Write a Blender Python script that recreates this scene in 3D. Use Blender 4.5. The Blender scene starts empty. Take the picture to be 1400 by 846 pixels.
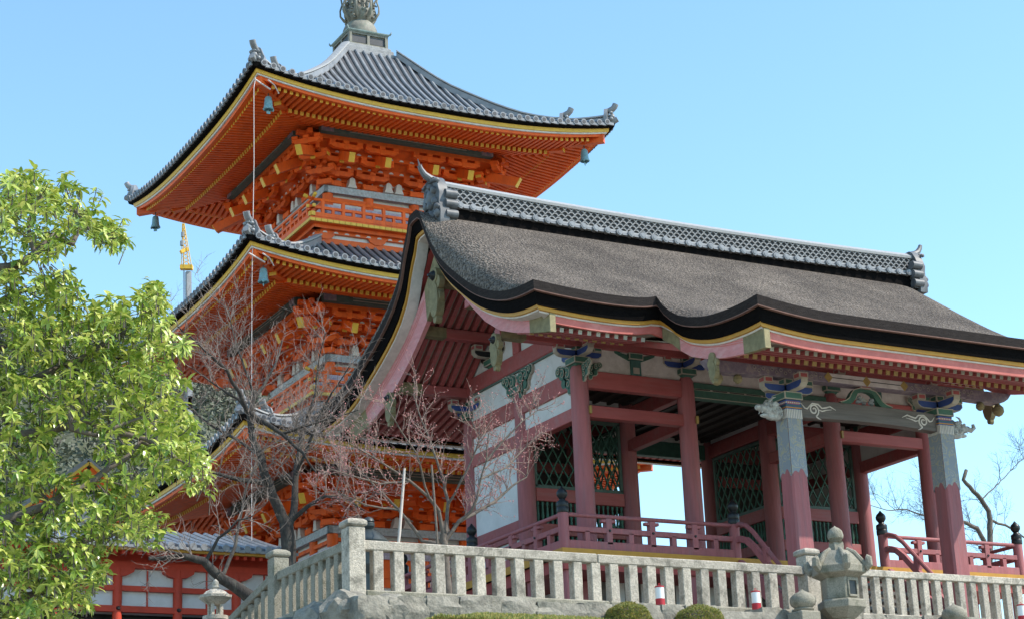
import bpy, math, random
from mathutils import Vector, Matrix
R = math.radians
sc = bpy.context.scene
COL = sc.collection

# ---------------------------------------------------------------- camera
cam_data = bpy.data.cameras.new('camera')
cam_data.sensor_width = 36.0
cam_data.lens = 2645.704 / 1400 * 36.0
cam_data.clip_start = 0.5
cam_data.clip_end = 5000
cam = bpy.data.objects.new('camera', cam_data)
COL.objects.link(cam)
yaw, pitch, roll = 0.51239696, 0.30647771, -0.04387707
cyw, syw, cp, sp = math.cos(yaw), math.sin(yaw), math.cos(pitch), math.sin(pitch)
fw = Vector((syw*cp, cyw*cp, sp)); rt = Vector((cyw, -syw, 0)); up = rt.cross(fw)
rt2 = rt*math.cos(roll) + up*math.sin(roll)
up2 = up*math.cos(roll) - rt*math.sin(roll)
cam.matrix_world = Matrix(((rt2.x, up2.x, -fw.x, -19.8079), (rt2.y, up2.y, -fw.y, -32.5593),
                           (rt2.z, up2.z, -fw.z, 1.6), (0, 0, 0, 1)))
sc.camera = cam

# ---------------------------------------------------------------- sky, sun, exposure
SUN = Vector((0.52, -0.42, 0.74)).normalized()
world = bpy.data.worlds.new('World'); sc.world = world
world.use_nodes = True
wn = world.node_tree
bg = wn.nodes['Background']
sky = wn.nodes.new('ShaderNodeTexSky')
sky.sky_type = 'NISHITA'
sky.sun_disc = False
sky.sun_elevation = math.asin(SUN.z)
sky.sun_rotation = math.atan2(SUN.x, SUN.y)
sky.altitude = 100
sky.air_density = 1.0
sky.dust_density = 0.3
sky.ozone_density = 1.0
tint = wn.nodes.new('ShaderNodeMixRGB'); tint.blend_type = 'MULTIPLY'; tint.inputs[0].default_value = 1
tint.inputs[2].default_value = (0.915, 1.115, 1.10, 1)      # the camera's white balance of the sky
wn.links.new(sky.outputs[0], tint.inputs[1]); wn.links.new(tint.outputs[0], bg.inputs[0])
bg.inputs[1].default_value = 0.15
ld = bpy.data.lights.new('sun', 'SUN')
ld.energy = 3.3
ld.angle = R(0.5)
ld.color = (1.0, 0.93, 0.83)
sun = bpy.data.objects.new('sun', ld); COL.objects.link(sun)
sun.rotation_euler = SUN.to_track_quat('Z', 'Y').to_euler()
sun.location = (20, -30, 60)
sc.view_settings.view_transform = 'Standard'
sc.view_settings.look = 'None'
sc.view_settings.exposure = 0.95
sc.view_settings.gamma = 1
sc.view_settings.use_curve_mapping = False

# ---------------------------------------------------------------- materials
def mat(name, col, rough=0.7, var=0.18, scale=6.0, bump=0.0, bscale=40.0, stretch=None, metal=0.0,
        spec=0.35, stain=None, stain_amt=0.5, stain_scale=2.0, transl=0.0, ov=0.0):
    m = bpy.data.materials.new(name); m.use_nodes = True
    nt = m.node_tree; N = nt.nodes; L = nt.links
    b = N['Principled BSDF']
    b.inputs['Roughness'].default_value = rough
    b.inputs['Metallic'].default_value = metal
    b.inputs['Specular IOR Level'].default_value = spec
    tc = N.new('ShaderNodeTexCoord')
    mp = N.new('ShaderNodeMapping')
    L.new(tc.outputs['Object'], mp.inputs['Vector'])
    if stretch: mp.inputs['Scale'].default_value = stretch
    n = N.new('ShaderNodeTexNoise'); n.inputs['Scale'].default_value = scale
    n.inputs['Detail'].default_value = 7; n.inputs['Roughness'].default_value = 0.62
    L.new(mp.outputs[0], n.inputs['Vector'])
    r = N.new('ShaderNodeValToRGB')
    r.color_ramp.elements[0].position = 0.3; r.color_ramp.elements[1].position = 0.7
    r.color_ramp.elements[0].color = tuple(c*(1-var) for c in col)+(1,)
    r.color_ramp.elements[1].color = tuple(min(1, c*(1+var)) for c in col)+(1,)
    L.new(n.outputs['Fac'], r.inputs['Fac'])
    out = r.outputs['Color']
    if stain:
        n2 = N.new('ShaderNodeTexNoise'); n2.inputs['Scale'].default_value = stain_scale
        n2.inputs['Detail'].default_value = 9; n2.inputs['Roughness'].default_value = 0.7
        L.new(mp.outputs[0], n2.inputs['Vector'])
        r2 = N.new('ShaderNodeValToRGB')
        r2.color_ramp.elements[0].position = 0.5; r2.color_ramp.elements[1].position = 0.68
        r2.color_ramp.elements[0].color = (0, 0, 0, 1)
        r2.color_ramp.elements[1].color = (stain_amt,)*3+(1,)
        L.new(n2.outputs['Fac'], r2.inputs['Fac'])
        mx = N.new('ShaderNodeMixRGB'); mx.inputs[2].default_value = tuple(stain)+(1,)
        L.new(r2.outputs['Color'], mx.inputs[0]); L.new(out, mx.inputs[1])
        out = mx.outputs[0]
    if ov > 0:      # every piece of timber, tile or stone has its own tone
        oi = N.new('ShaderNodeObjectInfo'); mr = N.new('ShaderNodeMapRange')
        mr.inputs['To Min'].default_value = 1-ov; mr.inputs['To Max'].default_value = 1+ov*.7
        L.new(oi.outputs['Random'], mr.inputs['Value'])
        mo = N.new('ShaderNodeMixRGB'); mo.blend_type = 'MULTIPLY'; mo.inputs[0].default_value = 1
        L.new(out, mo.inputs[1]); L.new(mr.outputs[0], mo.inputs[2]); out = mo.outputs[0]
    L.new(out, b.inputs['Base Color'])
    if bump > 0:
        n3 = N.new('ShaderNodeTexNoise'); n3.inputs['Scale'].default_value = bscale
        n3.inputs['Detail'].default_value = 8; n3.inputs['Roughness'].default_value = 0.65
        L.new(mp.outputs[0], n3.inputs['Vector'])
        bp = N.new('ShaderNodeBump'); bp.inputs['Strength'].default_value = bump
        bp.inputs['Distance'].default_value = 0.05
        L.new(n3.outputs['Fac'], bp.inputs['Height']); L.new(bp.outputs[0], b.inputs['Normal'])
    if transl > 0:
        tr = N.new('ShaderNodeBsdfTranslucent'); L.new(out, tr.inputs['Color'])
        ms = N.new('ShaderNodeMixShader'); ms.inputs[0].default_value = transl
        L.new(b.outputs[0], ms.inputs[1]); L.new(tr.outputs[0], ms.inputs[2])
        L.new(ms.outputs[0], N['Material Output'].inputs['Surface'])
    return m

def leaf_mat(name, c1, c2, c3, scale=1.3, rough=0.30, transl=0.28):
    m = mat(name, c1, rough, 0.0, transl=transl, spec=0.5)
    nt = m.node_tree; N = nt.nodes; L = nt.links
    r = [x for x in N if x.type == 'VALTORGB'][0]
    geo = N.new('ShaderNodeNewGeometry')
    r.color_ramp.elements[0].position = 0.0; r.color_ramp.elements[1].position = 1.0
    r.color_ramp.elements[0].color = tuple(c1)+(1,); r.color_ramp.elements[1].color = tuple(c3)+(1,)
    e = r.color_ramp.elements.new(0.55); e.color = tuple(c2)+(1,)
    L.new(geo.outputs['Random Per Island'], r.inputs['Fac'])
    return m

M = {}
M['verm'] = mat('vermilion_paint', (0.78, 0.120, 0.012), 0.55, 0.14, 3, stain=(0.50, 0.07, 0.015), stain_amt=0.7, stretch=(1.6, 1.6, .5), ov=.12)
M['vermd'] = mat('vermilion_boards', (0.80, 0.118, 0.013), 0.6, 0.15, 3)
M['deepred'] = mat('deep_red_paint', (0.50, 0.050, 0.022), 0.6, 0.14, 3, stain=(0.34, 0.04, 0.02), stain_amt=0.6, ov=.1)
M['yellow'] = mat('ochre_yellow_paint', (0.72, 0.42, 0.055), 0.5, 0.12, 8)
M['white'] = mat('white_plaster', (0.62, 0.605, 0.59), 0.88, 0.07, 3, stain=(0.44, 0.42, 0.38), stain_amt=0.5)
M['whitepaint'] = mat('aged_white_paint', (0.62, 0.58, 0.53), 0.7, 0.12, 6, stain=(0.35, 0.3, 0.24), stain_amt=0.5)
M['rose'] = mat('weathered_bengara_red', (0.33, 0.105, 0.108), 0.65, 0.16, 5, bump=0.25, bscale=14, stretch=(3, 3, 0.3), stain=(0.25, 0.12, 0.125), stain_amt=0.8, ov=.10)
M['roseb'] = mat('bengara_red_beam', (0.35, 0.085, 0.080), 0.6, 0.14, 4, bump=0.08, bscale=10, stretch=(0.4, 3, 3), stain=(0.26, 0.12, 0.115), stain_amt=0.7, ov=.12)
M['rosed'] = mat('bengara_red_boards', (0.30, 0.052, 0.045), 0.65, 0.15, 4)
M['pink'] = mat('faded_pink_board', (0.56, 0.22, 0.22), 0.65, 0.12, 5, stain=(0.6, 0.36, 0.34), stain_amt=0.7, stretch=(1, 1, 3))
M['coral'] = mat('coral_red_fascia', (0.52, 0.14, 0.115), 0.6, 0.12, 4, stain=(0.62, 0.28, 0.24), stain_amt=0.5)
M['patina'] = mat('patinated_copper_cover', (0.225, 0.19, 0.105), 0.75, 0.25, 7, spec=0.15, stain=(0.13, 0.125, 0.075), stain_amt=0.7)
M['ochre'] = mat('deep_ochre', (0.46, 0.225, 0.03), 0.6, 0.12, 6)
M['goldend'] = mat('gilt_rafter_end', (0.36, 0.25, 0.075), 0.5, 0.25, 12, spec=0.5)
M['paleend'] = mat('pale_worn_rafter_end', (0.36, 0.34, 0.27), 0.7, 0.2, 12)
M['band1'] = mat('bark_edge_brown', (0.036, 0.029, 0.027), 0.95, 0.3, 5, bump=0.5, bscale=60, stretch=(1, 1, 6), spec=0.08)
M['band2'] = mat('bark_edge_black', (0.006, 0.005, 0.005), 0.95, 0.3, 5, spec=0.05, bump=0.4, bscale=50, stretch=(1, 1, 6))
M['onitile'] = mat('dark_carved_tile', (0.115, 0.117, 0.122), 0.5, 0.3, 6, stain=(0.05, 0.05, 0.055), stain_amt=0.7, stain_scale=5)
M['rust'] = mat('copper_lath', (0.16, 0.085, 0.065), 0.8, 0.3, 6)
M['gilt'] = mat('dulled_gilt_cap', (0.27, 0.22, 0.11), 0.6, 0.25, 9)
M['green'] = mat('painted_green', (0.05, 0.125, 0.09), 0.6, 0.2, 8)
M['greend'] = mat('dark_green_paint', (0.055, 0.13, 0.11), 0.6, 0.2, 8)
M['greyg'] = mat('greyed_green_paint', (0.08, 0.12, 0.10), 0.65, 0.2, 6)
M['blue'] = mat('painted_blue', (0.035, 0.07, 0.23), 0.55, 0.15, 8)
M['cream'] = mat('cream_outline_paint', (0.38, 0.34, 0.275), 0.7, 0.12, 9)
M['purple'] = mat('purple_brocade_paint', (0.20, 0.16, 0.19), 0.65, 0.25, 7, stain=(0.32, 0.27, 0.2), stain_amt=0.8, stain_scale=7)
M['black'] = mat('black_lacquer', (0.012, 0.013, 0.014), 0.4, 0.2, 9)
M['dark'] = mat('dark_timber', (0.05, 0.043, 0.038), 0.75, 0.25, 5, bump=0.15, bscale=20, stretch=(0.4, 3, 3))
M['greywood'] = mat('greyed_bare_timber', (0.13, 0.115, 0.105), 0.75, 0.25, 5, bump=0.2, bscale=16, stretch=(0.3, 4, 4))
M['tile'] = mat('grey_roof_tile', (0.235, 0.235, 0.24), 0.36, 0.22, 3.5, spec=0.5, stain=(0.08, 0.085, 0.09), stain_amt=0.5)
M['tiled'] = mat('dark_tile_bed', (0.055, 0.055, 0.06), 0.55, 0.22, 5)
M['tilel'] = mat('pale_ridge_mortar', (0.33, 0.325, 0.32), 0.55, 0.2, 5, stain=(0.14, 0.14, 0.14), stain_amt=0.6, stain_scale=5)
M['stone'] = mat('weathered_granite', (0.46, 0.405, 0.33), 0.92, 0.34, 34, bump=0.5, bscale=45, stain=(0.13, 0.12, 0.095), stain_amt=0.85, stain_scale=4.2, ov=.16)
M['stoned'] = mat('mossy_old_granite', (0.29, 0.262, 0.205), 0.92, 0.3, 45, bump=0.5, bscale=50, stain=(0.10, 0.10, 0.06), stain_amt=0.75, stain_scale=3)
M['rock'] = mat('rough_wall_stone', (0.27, 0.245, 0.20), 0.92, 0.3, 9, bump=0.7, bscale=14, stain=(0.09, 0.085, 0.07), stain_amt=0.7, stain_scale=3)
M['tile2'] = mat('silver_grey_tile', (0.25, 0.25, 0.25), 0.55, 0.2, 5, stain=(0.1, 0.1, 0.1), stain_amt=0.6, stain_scale=6)
M['bronze'] = mat('verdigris_bronze', (0.17, 0.33, 0.36), 0.5, 0.25, 9, spec=0.6, stain=(0.08, 0.13, 0.15), stain_amt=0.6)
M['bronzed'] = mat('dark_bronze', (0.03, 0.04, 0.042), 0.45, 0.25, 9, spec=0.6)
M['cornice'] = mat('green_grey_bronze', (0.24, 0.30, 0.28), 0.55, 0.25, 8)
M['oldbronze'] = mat('old_gilded_bronze', (0.20, 0.185, 0.15), 0.62, 0.35, 6, stain=(0.13, 0.16, 0.12), stain_amt=0.8, stain_scale=4)
M['frieze'] = mat('painted_grey_blue_frieze', (0.38, 0.42, 0.46), 0.7, 0.35, 16, stain=(0.45, 0.44, 0.42), stain_amt=0.8, stain_scale=14)
M['lilac'] = mat('lilac_floral_paint', (0.46, 0.42, 0.50), 0.7, 0.3, 14, stain=(0.30, 0.22, 0.36), stain_amt=0.7, stain_scale=11)
M['bark'] = mat('dark_plum_bark', (0.042, 0.036, 0.032), 0.9, 0.35, 9, bump=0.6, bscale=22, stretch=(2, 2, 0.5), stain=(0.13, 0.12, 0.10), stain_amt=0.6, stain_scale=5)
M['twig'] = mat('pale_brown_twig', (0.21, 0.165, 0.14), 0.8, 0.3, 4)
M['budtwig'] = mat('reddish_twig', (0.25, 0.17, 0.14), 0.8, 0.3, 4)
M['bud'] = mat('pink_plum_bud', (0.44, 0.18, 0.17), 0.7, 0.35, 5)
M['barkg'] = mat('grey_brown_bark', (0.13, 0.105, 0.085), 0.9, 0.35, 8, bump=0.4, bscale=20)
M['birch'] = mat('bleached_pole', (0.46, 0.40, 0.35), 0.8, 0.15, 9, stretch=(1, 1, 0.3))
M['leaf'] = leaf_mat('broad_leaf', (0.14, 0.235, 0.03), (0.36, 0.45, 0.07), (0.60, 0.60, 0.16))
M['shrub'] = leaf_mat('clipped_shrub_leaf', (0.12, 0.16, 0.03), (0.25, 0.25, 0.05), (0.38, 0.29, 0.07), rough=0.6)
M['moss'] = mat('moss_and_dry_grass', (0.17, 0.19, 0.045), 0.95, 0.4, 9, bump=0.8, bscale=60, stain=(0.26, 0.17, 0.08), stain_amt=0.8, stain_scale=5)
M['earth'] = mat('pale_earth_paving', (0.25, 0.225, 0.19), 0.95, 0.2, 3, bump=0.4, bscale=40, stain=(0.26, 0.25, 0.2), stain_amt=0.6, stain_scale=0.6)
M['gravel'] = mat('pale_gravel', (0.27, 0.25, 0.215), 0.95, 0.2, 90, bump=0.4, bscale=120)
M['lred'] = mat('lamp_red', (0.42, 0.02, 0.03), 0.45, 0.1, 5)
M['lwhite'] = mat('lamp_white', (0.8, 0.79, 0.77), 0.5, 0.04, 5)
M['wood'] = leaf_mat('far_tree_crowns', (0.10, 0.112, 0.08), (0.125, 0.135, 0.093), (0.165, 0.16, 0.125), rough=.9, transl=0)  # crown tones greyed and lightened, distance haze put into the colours
M['crane'] = mat('crane_yellow', (0.70, 0.40, 0.04), 0.5, 0.12, 3)
M['steel'] = mat('grey_steel', (0.25, 0.25, 0.26), 0.5, 0.15, 3)
M['cord'] = mat('pale_cord', (0.62, 0.55, 0.52), 0.7, 0.1, 3)
M['hill'] = mat('far_wooded_hill', (0.07, 0.085, 0.05), 0.95, 0.6, 0.5, bump=1.0, bscale=1.6, stain=(0.13, 0.115, 0.095), stain_amt=0.8, stain_scale=0.25)

def thatch_mat():
    m = mat('cypress_bark_thatch', (0.165, 0.141, 0.123), 0.95, 0.28, 22, spec=0.15, stretch=(1, 0.55, 0.55))
    nt = m.node_tree; N = nt.nodes; L = nt.links
    b = N['Principled BSDF']
    tc = N['Texture Coordinate'] if 'Texture Coordinate' in N else N.new('ShaderNodeTexCoord')
    v = N.new('ShaderNodeTexVoronoi'); v.inputs['Scale'].default_value = 22
    mp = N.new('ShaderNodeMapping'); mp.inputs['Scale'].default_value = (1.0, 0.45, 0.45)
    L.new(tc.outputs['Object'], mp.inputs['Vector']); L.new(mp.outputs[0], v.inputs['Vector'])
    n = N.new('ShaderNodeTexNoise'); n.inputs['Scale'].default_value = 55; n.inputs['Detail'].default_value = 6
    L.new(mp.outputs[0], n.inputs['Vector'])
    ad = N.new('ShaderNodeMath'); ad.operation = 'ADD'
    L.new(v.outputs['Distance'], ad.inputs[0]); L.new(n.outputs['Fac'], ad.inputs[1])
    bp = N.new('ShaderNodeBump'); bp.inputs['Strength'].default_value = 0.95; bp.inputs['Distance'].default_value = 0.06
    L.new(ad.outputs[0], bp.inputs['Height']); L.new(bp.outputs[0], b.inputs['Normal'])
    # speckle of grey and brown bark tips, moss darkening as patches of its own
    old = b.inputs['Base Color'].links[0].from_socket
    n2 = N.new('ShaderNodeTexNoise'); n2.inputs['Scale'].default_value = 46; n2.inputs['Detail'].default_value = 3
    L.new(mp.outputs[0], n2.inputs['Vector'])
    r = N.new('ShaderNodeValToRGB'); r.color_ramp.elements[0].position = 0.42; r.color_ramp.elements[1].position = 0.6
    r.color_ramp.elements[0].color = (0.5, 0.48, 0.47, 1); r.color_ramp.elements[1].color = (1.4, 1.38, 1.35, 1)
    L.new(n2.outputs['Fac'], r.inputs['Fac'])
    mx = N.new('ShaderNodeMixRGB'); mx.blend_type = 'MULTIPLY'; mx.inputs[0].default_value = 1
    L.new(old, mx.inputs[1]); L.new(r.outputs[0], mx.inputs[2])
    n4 = N.new('ShaderNodeTexNoise'); n4.inputs['Scale'].default_value = 0.8; n4.inputs['Detail'].default_value = 5
    L.new(tc.outputs['Object'], n4.inputs['Vector'])
    r4 = N.new('ShaderNodeValToRGB'); r4.color_ramp.elements[0].position = 0.35; r4.color_ramp.elements[1].position = 0.7
    r4.color_ramp.elements[0].color = (0.68, 0.67, 0.66, 1); r4.color_ramp.elements[1].color = (1.2, 1.18, 1.14, 1)
    L.new(n4.outputs['Fac'], r4.inputs['Fac'])
    mx2 = N.new('ShaderNodeMixRGB'); mx2.blend_type = 'MULTIPLY'; mx2.inputs[0].default_value = 1
    L.new(mx.outputs[0], mx2.inputs[1]); L.new(r4.outputs[0], mx2.inputs[2])
    L.new(mx2.outputs[0], b.inputs['Base Color'])
    return m
M['thatch'] = thatch_mat()

def brocade_mat():
    m = mat('painted_brocade', (0.27, 0.29, 0.30), 0.7, 0.2, 5)
    nt = m.node_tree; N = nt.nodes; L = nt.links
    b = N['Principled BSDF']; tc = N['Texture Coordinate']
    v = N.new('ShaderNodeTexVoronoi'); v.inputs['Scale'].default_value = 6.5; v.feature = 'F1'
    n = N.new('ShaderNodeTexNoise'); n.inputs['Scale'].default_value = 6; n.inputs['Detail'].default_value = 5
    mp = N.new('ShaderNodeMixRGB'); mp.inputs[0].default_value = 0.2
    L.new(tc.outputs['Object'], mp.inputs[1]); L.new(n.outputs['Color'], mp.inputs[2])
    L.new(tc.outputs['Object'], n.inputs['Vector']); L.new(mp.outputs[0], v.inputs['Vector'])
    r = N.new('ShaderNodeValToRGB'); cr = r.color_ramp; cr.interpolation = 'CONSTANT'
    cr.elements[0].position = 0.0; cr.elements[0].color = (0.36, 0.31, 0.17, 1)
    cr.elements[1].position = 1.0; cr.elements[1].color = (0.25, 0.26, 0.26, 1)
    for p, c in ((0.10, (0.25, 0.26, 0.27, 1)), (0.24, (0.33, 0.325, 0.29, 1)), (0.30, (0.22, 0.24, 0.265, 1)), (0.46, (0.29, 0.29, 0.27, 1)), (0.54, (0.36, 0.32, 0.20, 1)), (0.58, (0.23, 0.25, 0.27, 1))):
        e = cr.elements.new(p); e.color = c
    L.new(v.outputs['Distance'], r.inputs['Fac']); L.new(r.outputs[0], b.inputs['Base Color'])
    return m
M['brocade'] = brocade_mat()

# ---------------------------------------------------------------- mesh builder
class MB:
    def __init__(s): s.v = []; s.f = []; s.mi = []; s.m = 0
    def add(s, vs, fs):
        o = len(s.v); s.v += [tuple(x) for x in vs]
        for f in fs: s.f.append(tuple(i+o for i in f)); s.mi.append(s.m)
    def box(s, x0, x1, y0, y1, z0, z1):
        s.add([(x0,y0,z0),(x1,y0,z0),(x1,y1,z0),(x0,y1,z0),(x0,y0,z1),(x1,y0,z1),(x1,y1,z1),(x0,y1,z1)],
              [(0,3,2,1),(4,5,6,7),(0,1,5,4),(1,2,6,5),(2,3,7,6),(3,0,4,7)])
    def beam(s, a, b, w, h, upv=(0,0,1), t=1.0):
        a = Vector(a); b = Vector(b); d = (b-a).normalized(); u = Vector(upv)
        sd = d.cross(u)
        if sd.length < 1e-5: sd = d.cross(Vector((1,0,0)))
        sd.normalize(); u = sd.cross(d)
        vs = []
        for p, k in ((a, 1.0), (b, t)):
            for i, j in ((-1,-1),(1,-1),(1,1),(-1,1)): vs.append(p + sd*(i*w/2*k) + u*(j*h/2*k))
        s.add(vs, [(0,1,2,3),(7,6,5,4),(0,4,5,1),(1,5,6,2),(2,6,7,3),(3,7,4,0)])
    def framed(s, c, sx, sy, sz, core, edge, g=0.14):
        x, y, z = c; m0 = s.m; s.m = edge
        s.box(x-sx/2, x+sx/2, y-sy/2, y+sy/2, z-sz/2, z+sz/2)
        s.m = core; e = 0.004; q = min(sx, sy, sz)*g
        a, b, d = sx/2-q, sy/2-q, sz/2-q; A, B, D = sx/2+e, sy/2+e, sz/2+e
        for k in (-1, 1):
            s.add([(x+k*A,y-b,z-d),(x+k*A,y+b,z-d),(x+k*A,y+b,z+d),(x+k*A,y-b,z+d)], [(0,1,2,3) if k>0 else (3,2,1,0)])
            s.add([(x-a,y+k*B,z-d),(x+a,y+k*B,z-d),(x+a,y+k*B,z+d),(x-a,y+k*B,z+d)], [(3,2,1,0) if k>0 else (0,1,2,3)])
        s.add([(x-a,y-b,z-D),(x+a,y-b,z-D),(x+a,y+b,z-D),(x-a,y+b,z-D)], [(3,2,1,0)])
        s.m = m0
    def tube(s, pts, rad, n=8, cap=True):
        pts = [Vector(p) for p in pts]
        if not hasattr(rad, '__len__'): rad = [rad]*len(pts)
        rings = []; pu = None
        for i, p in enumerate(pts):
            d = (pts[min(i+1, len(pts)-1)]-pts[max(i-1, 0)])
            if d.length < 1e-9: d = Vector((0,0,1))
            d.normalize()
            if pu is None:
                ref = Vector((0,0,1)) if abs(d.z) < 0.9 else Vector((1,0,0))
                u = d.cross(ref).normalized()
            else:
                u = pu - d*pu.dot(d)
                u = u.normalized() if u.length > 1e-6 else d.orthogonal().normalized()
            pu = u; w = d.cross(u)
            rings.append([p + (u*math.cos(2*math.pi*k/n) + w*math.sin(2*math.pi*k/n))*rad[i] for k in range(n)])
        vs = [q for r in rings for q in r]; fs = []
        for i in range(len(pts)-1):
            for k in range(n): fs.append((i*n+k, i*n+(k+1)%n, (i+1)*n+(k+1)%n, (i+1)*n+k))
        if cap:
            fs.append(tuple(range(n-1, -1, -1))); o = (len(pts)-1)*n; fs.append(tuple(o+k for k in range(n)))
        s.add(vs, fs)
    def lathe(s, c, prof, n=16, a0=0.0, sq=None):
        cx, cy, cz = c; vs = []; fs = []
        for r, z in prof:
            for k in range(n):
                a = a0+2*math.pi*k/n; vs.append((cx+r*math.cos(a), cy+r*math.sin(a), cz+z))
        for i in range(len(prof)-1):
            for k in range(n): fs.append((i*n+k, i*n+(k+1)%n, (i+1)*n+(k+1)%n, (i+1)*n+k))
        fs.append(tuple(range(n-1, -1, -1))); o = (len(prof)-1)*n; fs.append(tuple(o+k for k in range(n)))
        s.add(vs, fs)
    def prism(s, poly, org, e1, e2, depth):
        """polygon (2D, counter-clockwise seen from e1 x e2) extruded by depth along e1 x e2"""
        o = Vector(org); e1 = Vector(e1); e2 = Vector(e2); nn = e1.cross(e2).normalized()
        n = len(poly)
        vs = [o+e1*a+e2*b for a, b in poly] + [o+e1*a+e2*b+nn*depth for a, b in poly]
        fs = [tuple(range(n-1, -1, -1)), tuple(range(n, 2*n))]
        for i in range(n): fs.append((i, (i+1)%n, n+(i+1)%n, n+i))
        s.add(vs, fs)
    def ribbon(s, top, bot, org_x, depth):
        """board standing in a plane x = org_x between two (y, z) polylines of equal length, thickness depth in +x"""
        n = len(top); vs = []
        for x in (org_x, org_x+depth):
            vs += [(x, y, z) for y, z in top] + [(x, y, z) for y, z in bot]
        fs = []
        for i in range(n-1):
            fs.append((i, n+i, n+i+1, i+1)); o = 2*n
            fs.append((o+i, o+i+1, o+n+i+1, o+n+i))
            fs.append((i, i+1, o+i+1, o+i)); fs.append((n+i, o+n+i, o+n+i+1, n+i+1))
        fs.append((0, 2*n, 3*n, n)); fs.append((n-1, 2*n-1, 4*n-1, 3*n-1))
        s.add(vs, fs)
    def blob(s, c, r, sub=2, jit=0.0, rnd=None):
        import bmesh
        bm = bmesh.new(); bmesh.ops.create_icosphere(bm, subdivisions=sub, radius=1.0)
        vs = []
        for v in bm.verts:
            k = 1 + (rnd.uniform(-jit, jit) if rnd else 0)
            vs.append((c[0]+v.co.x*r[0]*k, c[1]+v.co.y*r[1]*k, c[2]+v.co.z*r[2]*k))
        s.add(vs, [tuple(v.index for v in f.verts) for f in bm.faces]); bm.free()
    def build(s, name, mats, parent=None, smooth=False, bevel=0.0, local=False, angle=35):
        me = bpy.data.meshes.new(name)
        off = Vector((0,0,0))
        if parent is not None and not local: off = Vector(parent['_base']) if '_base' in parent else Vector((0,0,0))
        vs = s.v if off.length == 0 else [(a-off.x, b-off.y, c-off.z) for a, b, c in s.v]
        me.from_pydata(vs, [], s.f)
        if not isinstance(mats, (list, tuple)): mats = [mats]
        for m in mats: me.materials.append(m)
        if len(mats) > 1: me.polygons.foreach_set('material_index', s.mi)
        if smooth:
            me.polygons.foreach_set('use_smooth', [True]*len(me.polygons))
            me.set_sharp_from_angle(angle=R(angle))
        me.update()
        o = bpy.data.objects.new(name, me); COL.objects.link(o)
        if parent is not None:
            o.parent = parent
            o['_base'] = parent['_base'] if '_base' in parent else (0.0, 0.0, 0.0)
        if bevel > 0:
            b = o.modifiers.new('bevel', 'BEVEL'); b.width = bevel; b.segments = 1
            b.limit_method = 'ANGLE'; b.angle_limit = R(50)
        return o

class Many:
    """a row of like parts: the nearest ones become parts of their own, the rest one mesh"""
    def __init__(s): s.l = []
    def new(s, m=0): s.l.append(MB()); s.l[-1].m = m; return s.l[-1]
    def build(s, name, mats, parent, cap=100, rz=0.0, org=(0, 0, 0), near=None, **k):
        def dist(mb):
            c = sum((Vector(v) for v in mb.v), Vector())/len(mb.v)
            c = Matrix.Rotation(rz, 3, 'Z') @ c + Vector(org)
            return (c-cam.matrix_world.translation).length
        l = sorted(s.l, key=dist); out = [mb.build(name, mats, parent, **k) for mb in l[:cap]]
        if l[cap:]:
            r = MB()
            for mb in l[cap:]:
                o = len(r.v); r.v += mb.v; r.f += [tuple(i+o for i in f) for f in mb.f]; r.mi += mb.mi
            x = r.build(name, mats, parent, **k); x['kind'] = 'stuff'
        return out

def tag(o, label, cat, group=None):
    o['label'] = label; o['category'] = cat
    if group: o['group'] = group
    return o
def thing(name, label, cat, base, group=None, rz=0.0):
    o = bpy.data.objects.new(name, None); COL.objects.link(o)
    o.location = base; o.rotation_euler = (0, 0, rz); o.empty_display_size = 0.3
    o['_base'] = tuple(float(v) for v in base)
    return tag(o, label, cat, group)
def struct(mb, name, m, **k):
    o = mb.build(name, m, **k); o['kind'] = 'structure'; return o
def kids(o): return [c for c in bpy.data.objects if c.parent == o]
def dup(root, loc, rz, label):
    r = root.copy(); COL.objects.link(r); r.location = loc; r.rotation_euler = (0, 0, rz); r['label'] = label
    for c in kids(root):
        d = c.copy(); COL.objects.link(d); d.parent = r
        for g in kids(c):
            e = g.copy(); COL.objects.link(e); e.parent = d
    return r
def dup_part(o, parent, loc, rz, sc_=(1, 1, 1)):
    c = o.copy(); COL.objects.link(c); c.parent = parent; c.location = loc; c.rotation_euler = (0, 0, rz); c.scale = sc_
    return c
def pch(pts):
    """monotone cubic interpolation through (x, y)"""
    pts = sorted(pts); X = [p[0] for p in pts]; Y = [p[1] for p in pts]; n = len(X)
    h = [X[i+1]-X[i] for i in range(n-1)]; d = [(Y[i+1]-Y[i])/h[i] for i in range(n-1)]
    m = [d[0]] + [0]*(n-2) + [d[-1]]
    for i in range(1, n-1):
        if d[i-1]*d[i] > 0:
            w1 = 2*h[i]+h[i-1]; w2 = h[i]+2*h[i-1]
            m[i] = (w1+w2)/(w1/d[i-1]+w2/d[i])
    def f(x):
        if x <= X[0]: return Y[0]+m[0]*(x-X[0])
        if x >= X[-1]: return Y[-1]+m[-1]*(x-X[-1])
        i = max(j for j in range(n-1) if X[j] <= x)
        t = (x-X[i])/h[i]; t2 = t*t; t3 = t2*t
        return (2*t3-3*t2+1)*Y[i]+(t3-2*t2+t)*h[i]*m[i]+(-2*t3+3*t2)*Y[i+1]+(t3-t2)*h[i]*m[i+1]
    return f
def lin(a, b, n): return [a+(b-a)*i/n for i in range(n+1)]
def circ(n, r, cx=0, cy=0, a0=0): return [(cx+r*math.cos(a0+2*math.pi*k/n), cy+r*math.sin(a0+2*math.pi*k/n)) for k in range(n)]

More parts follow.
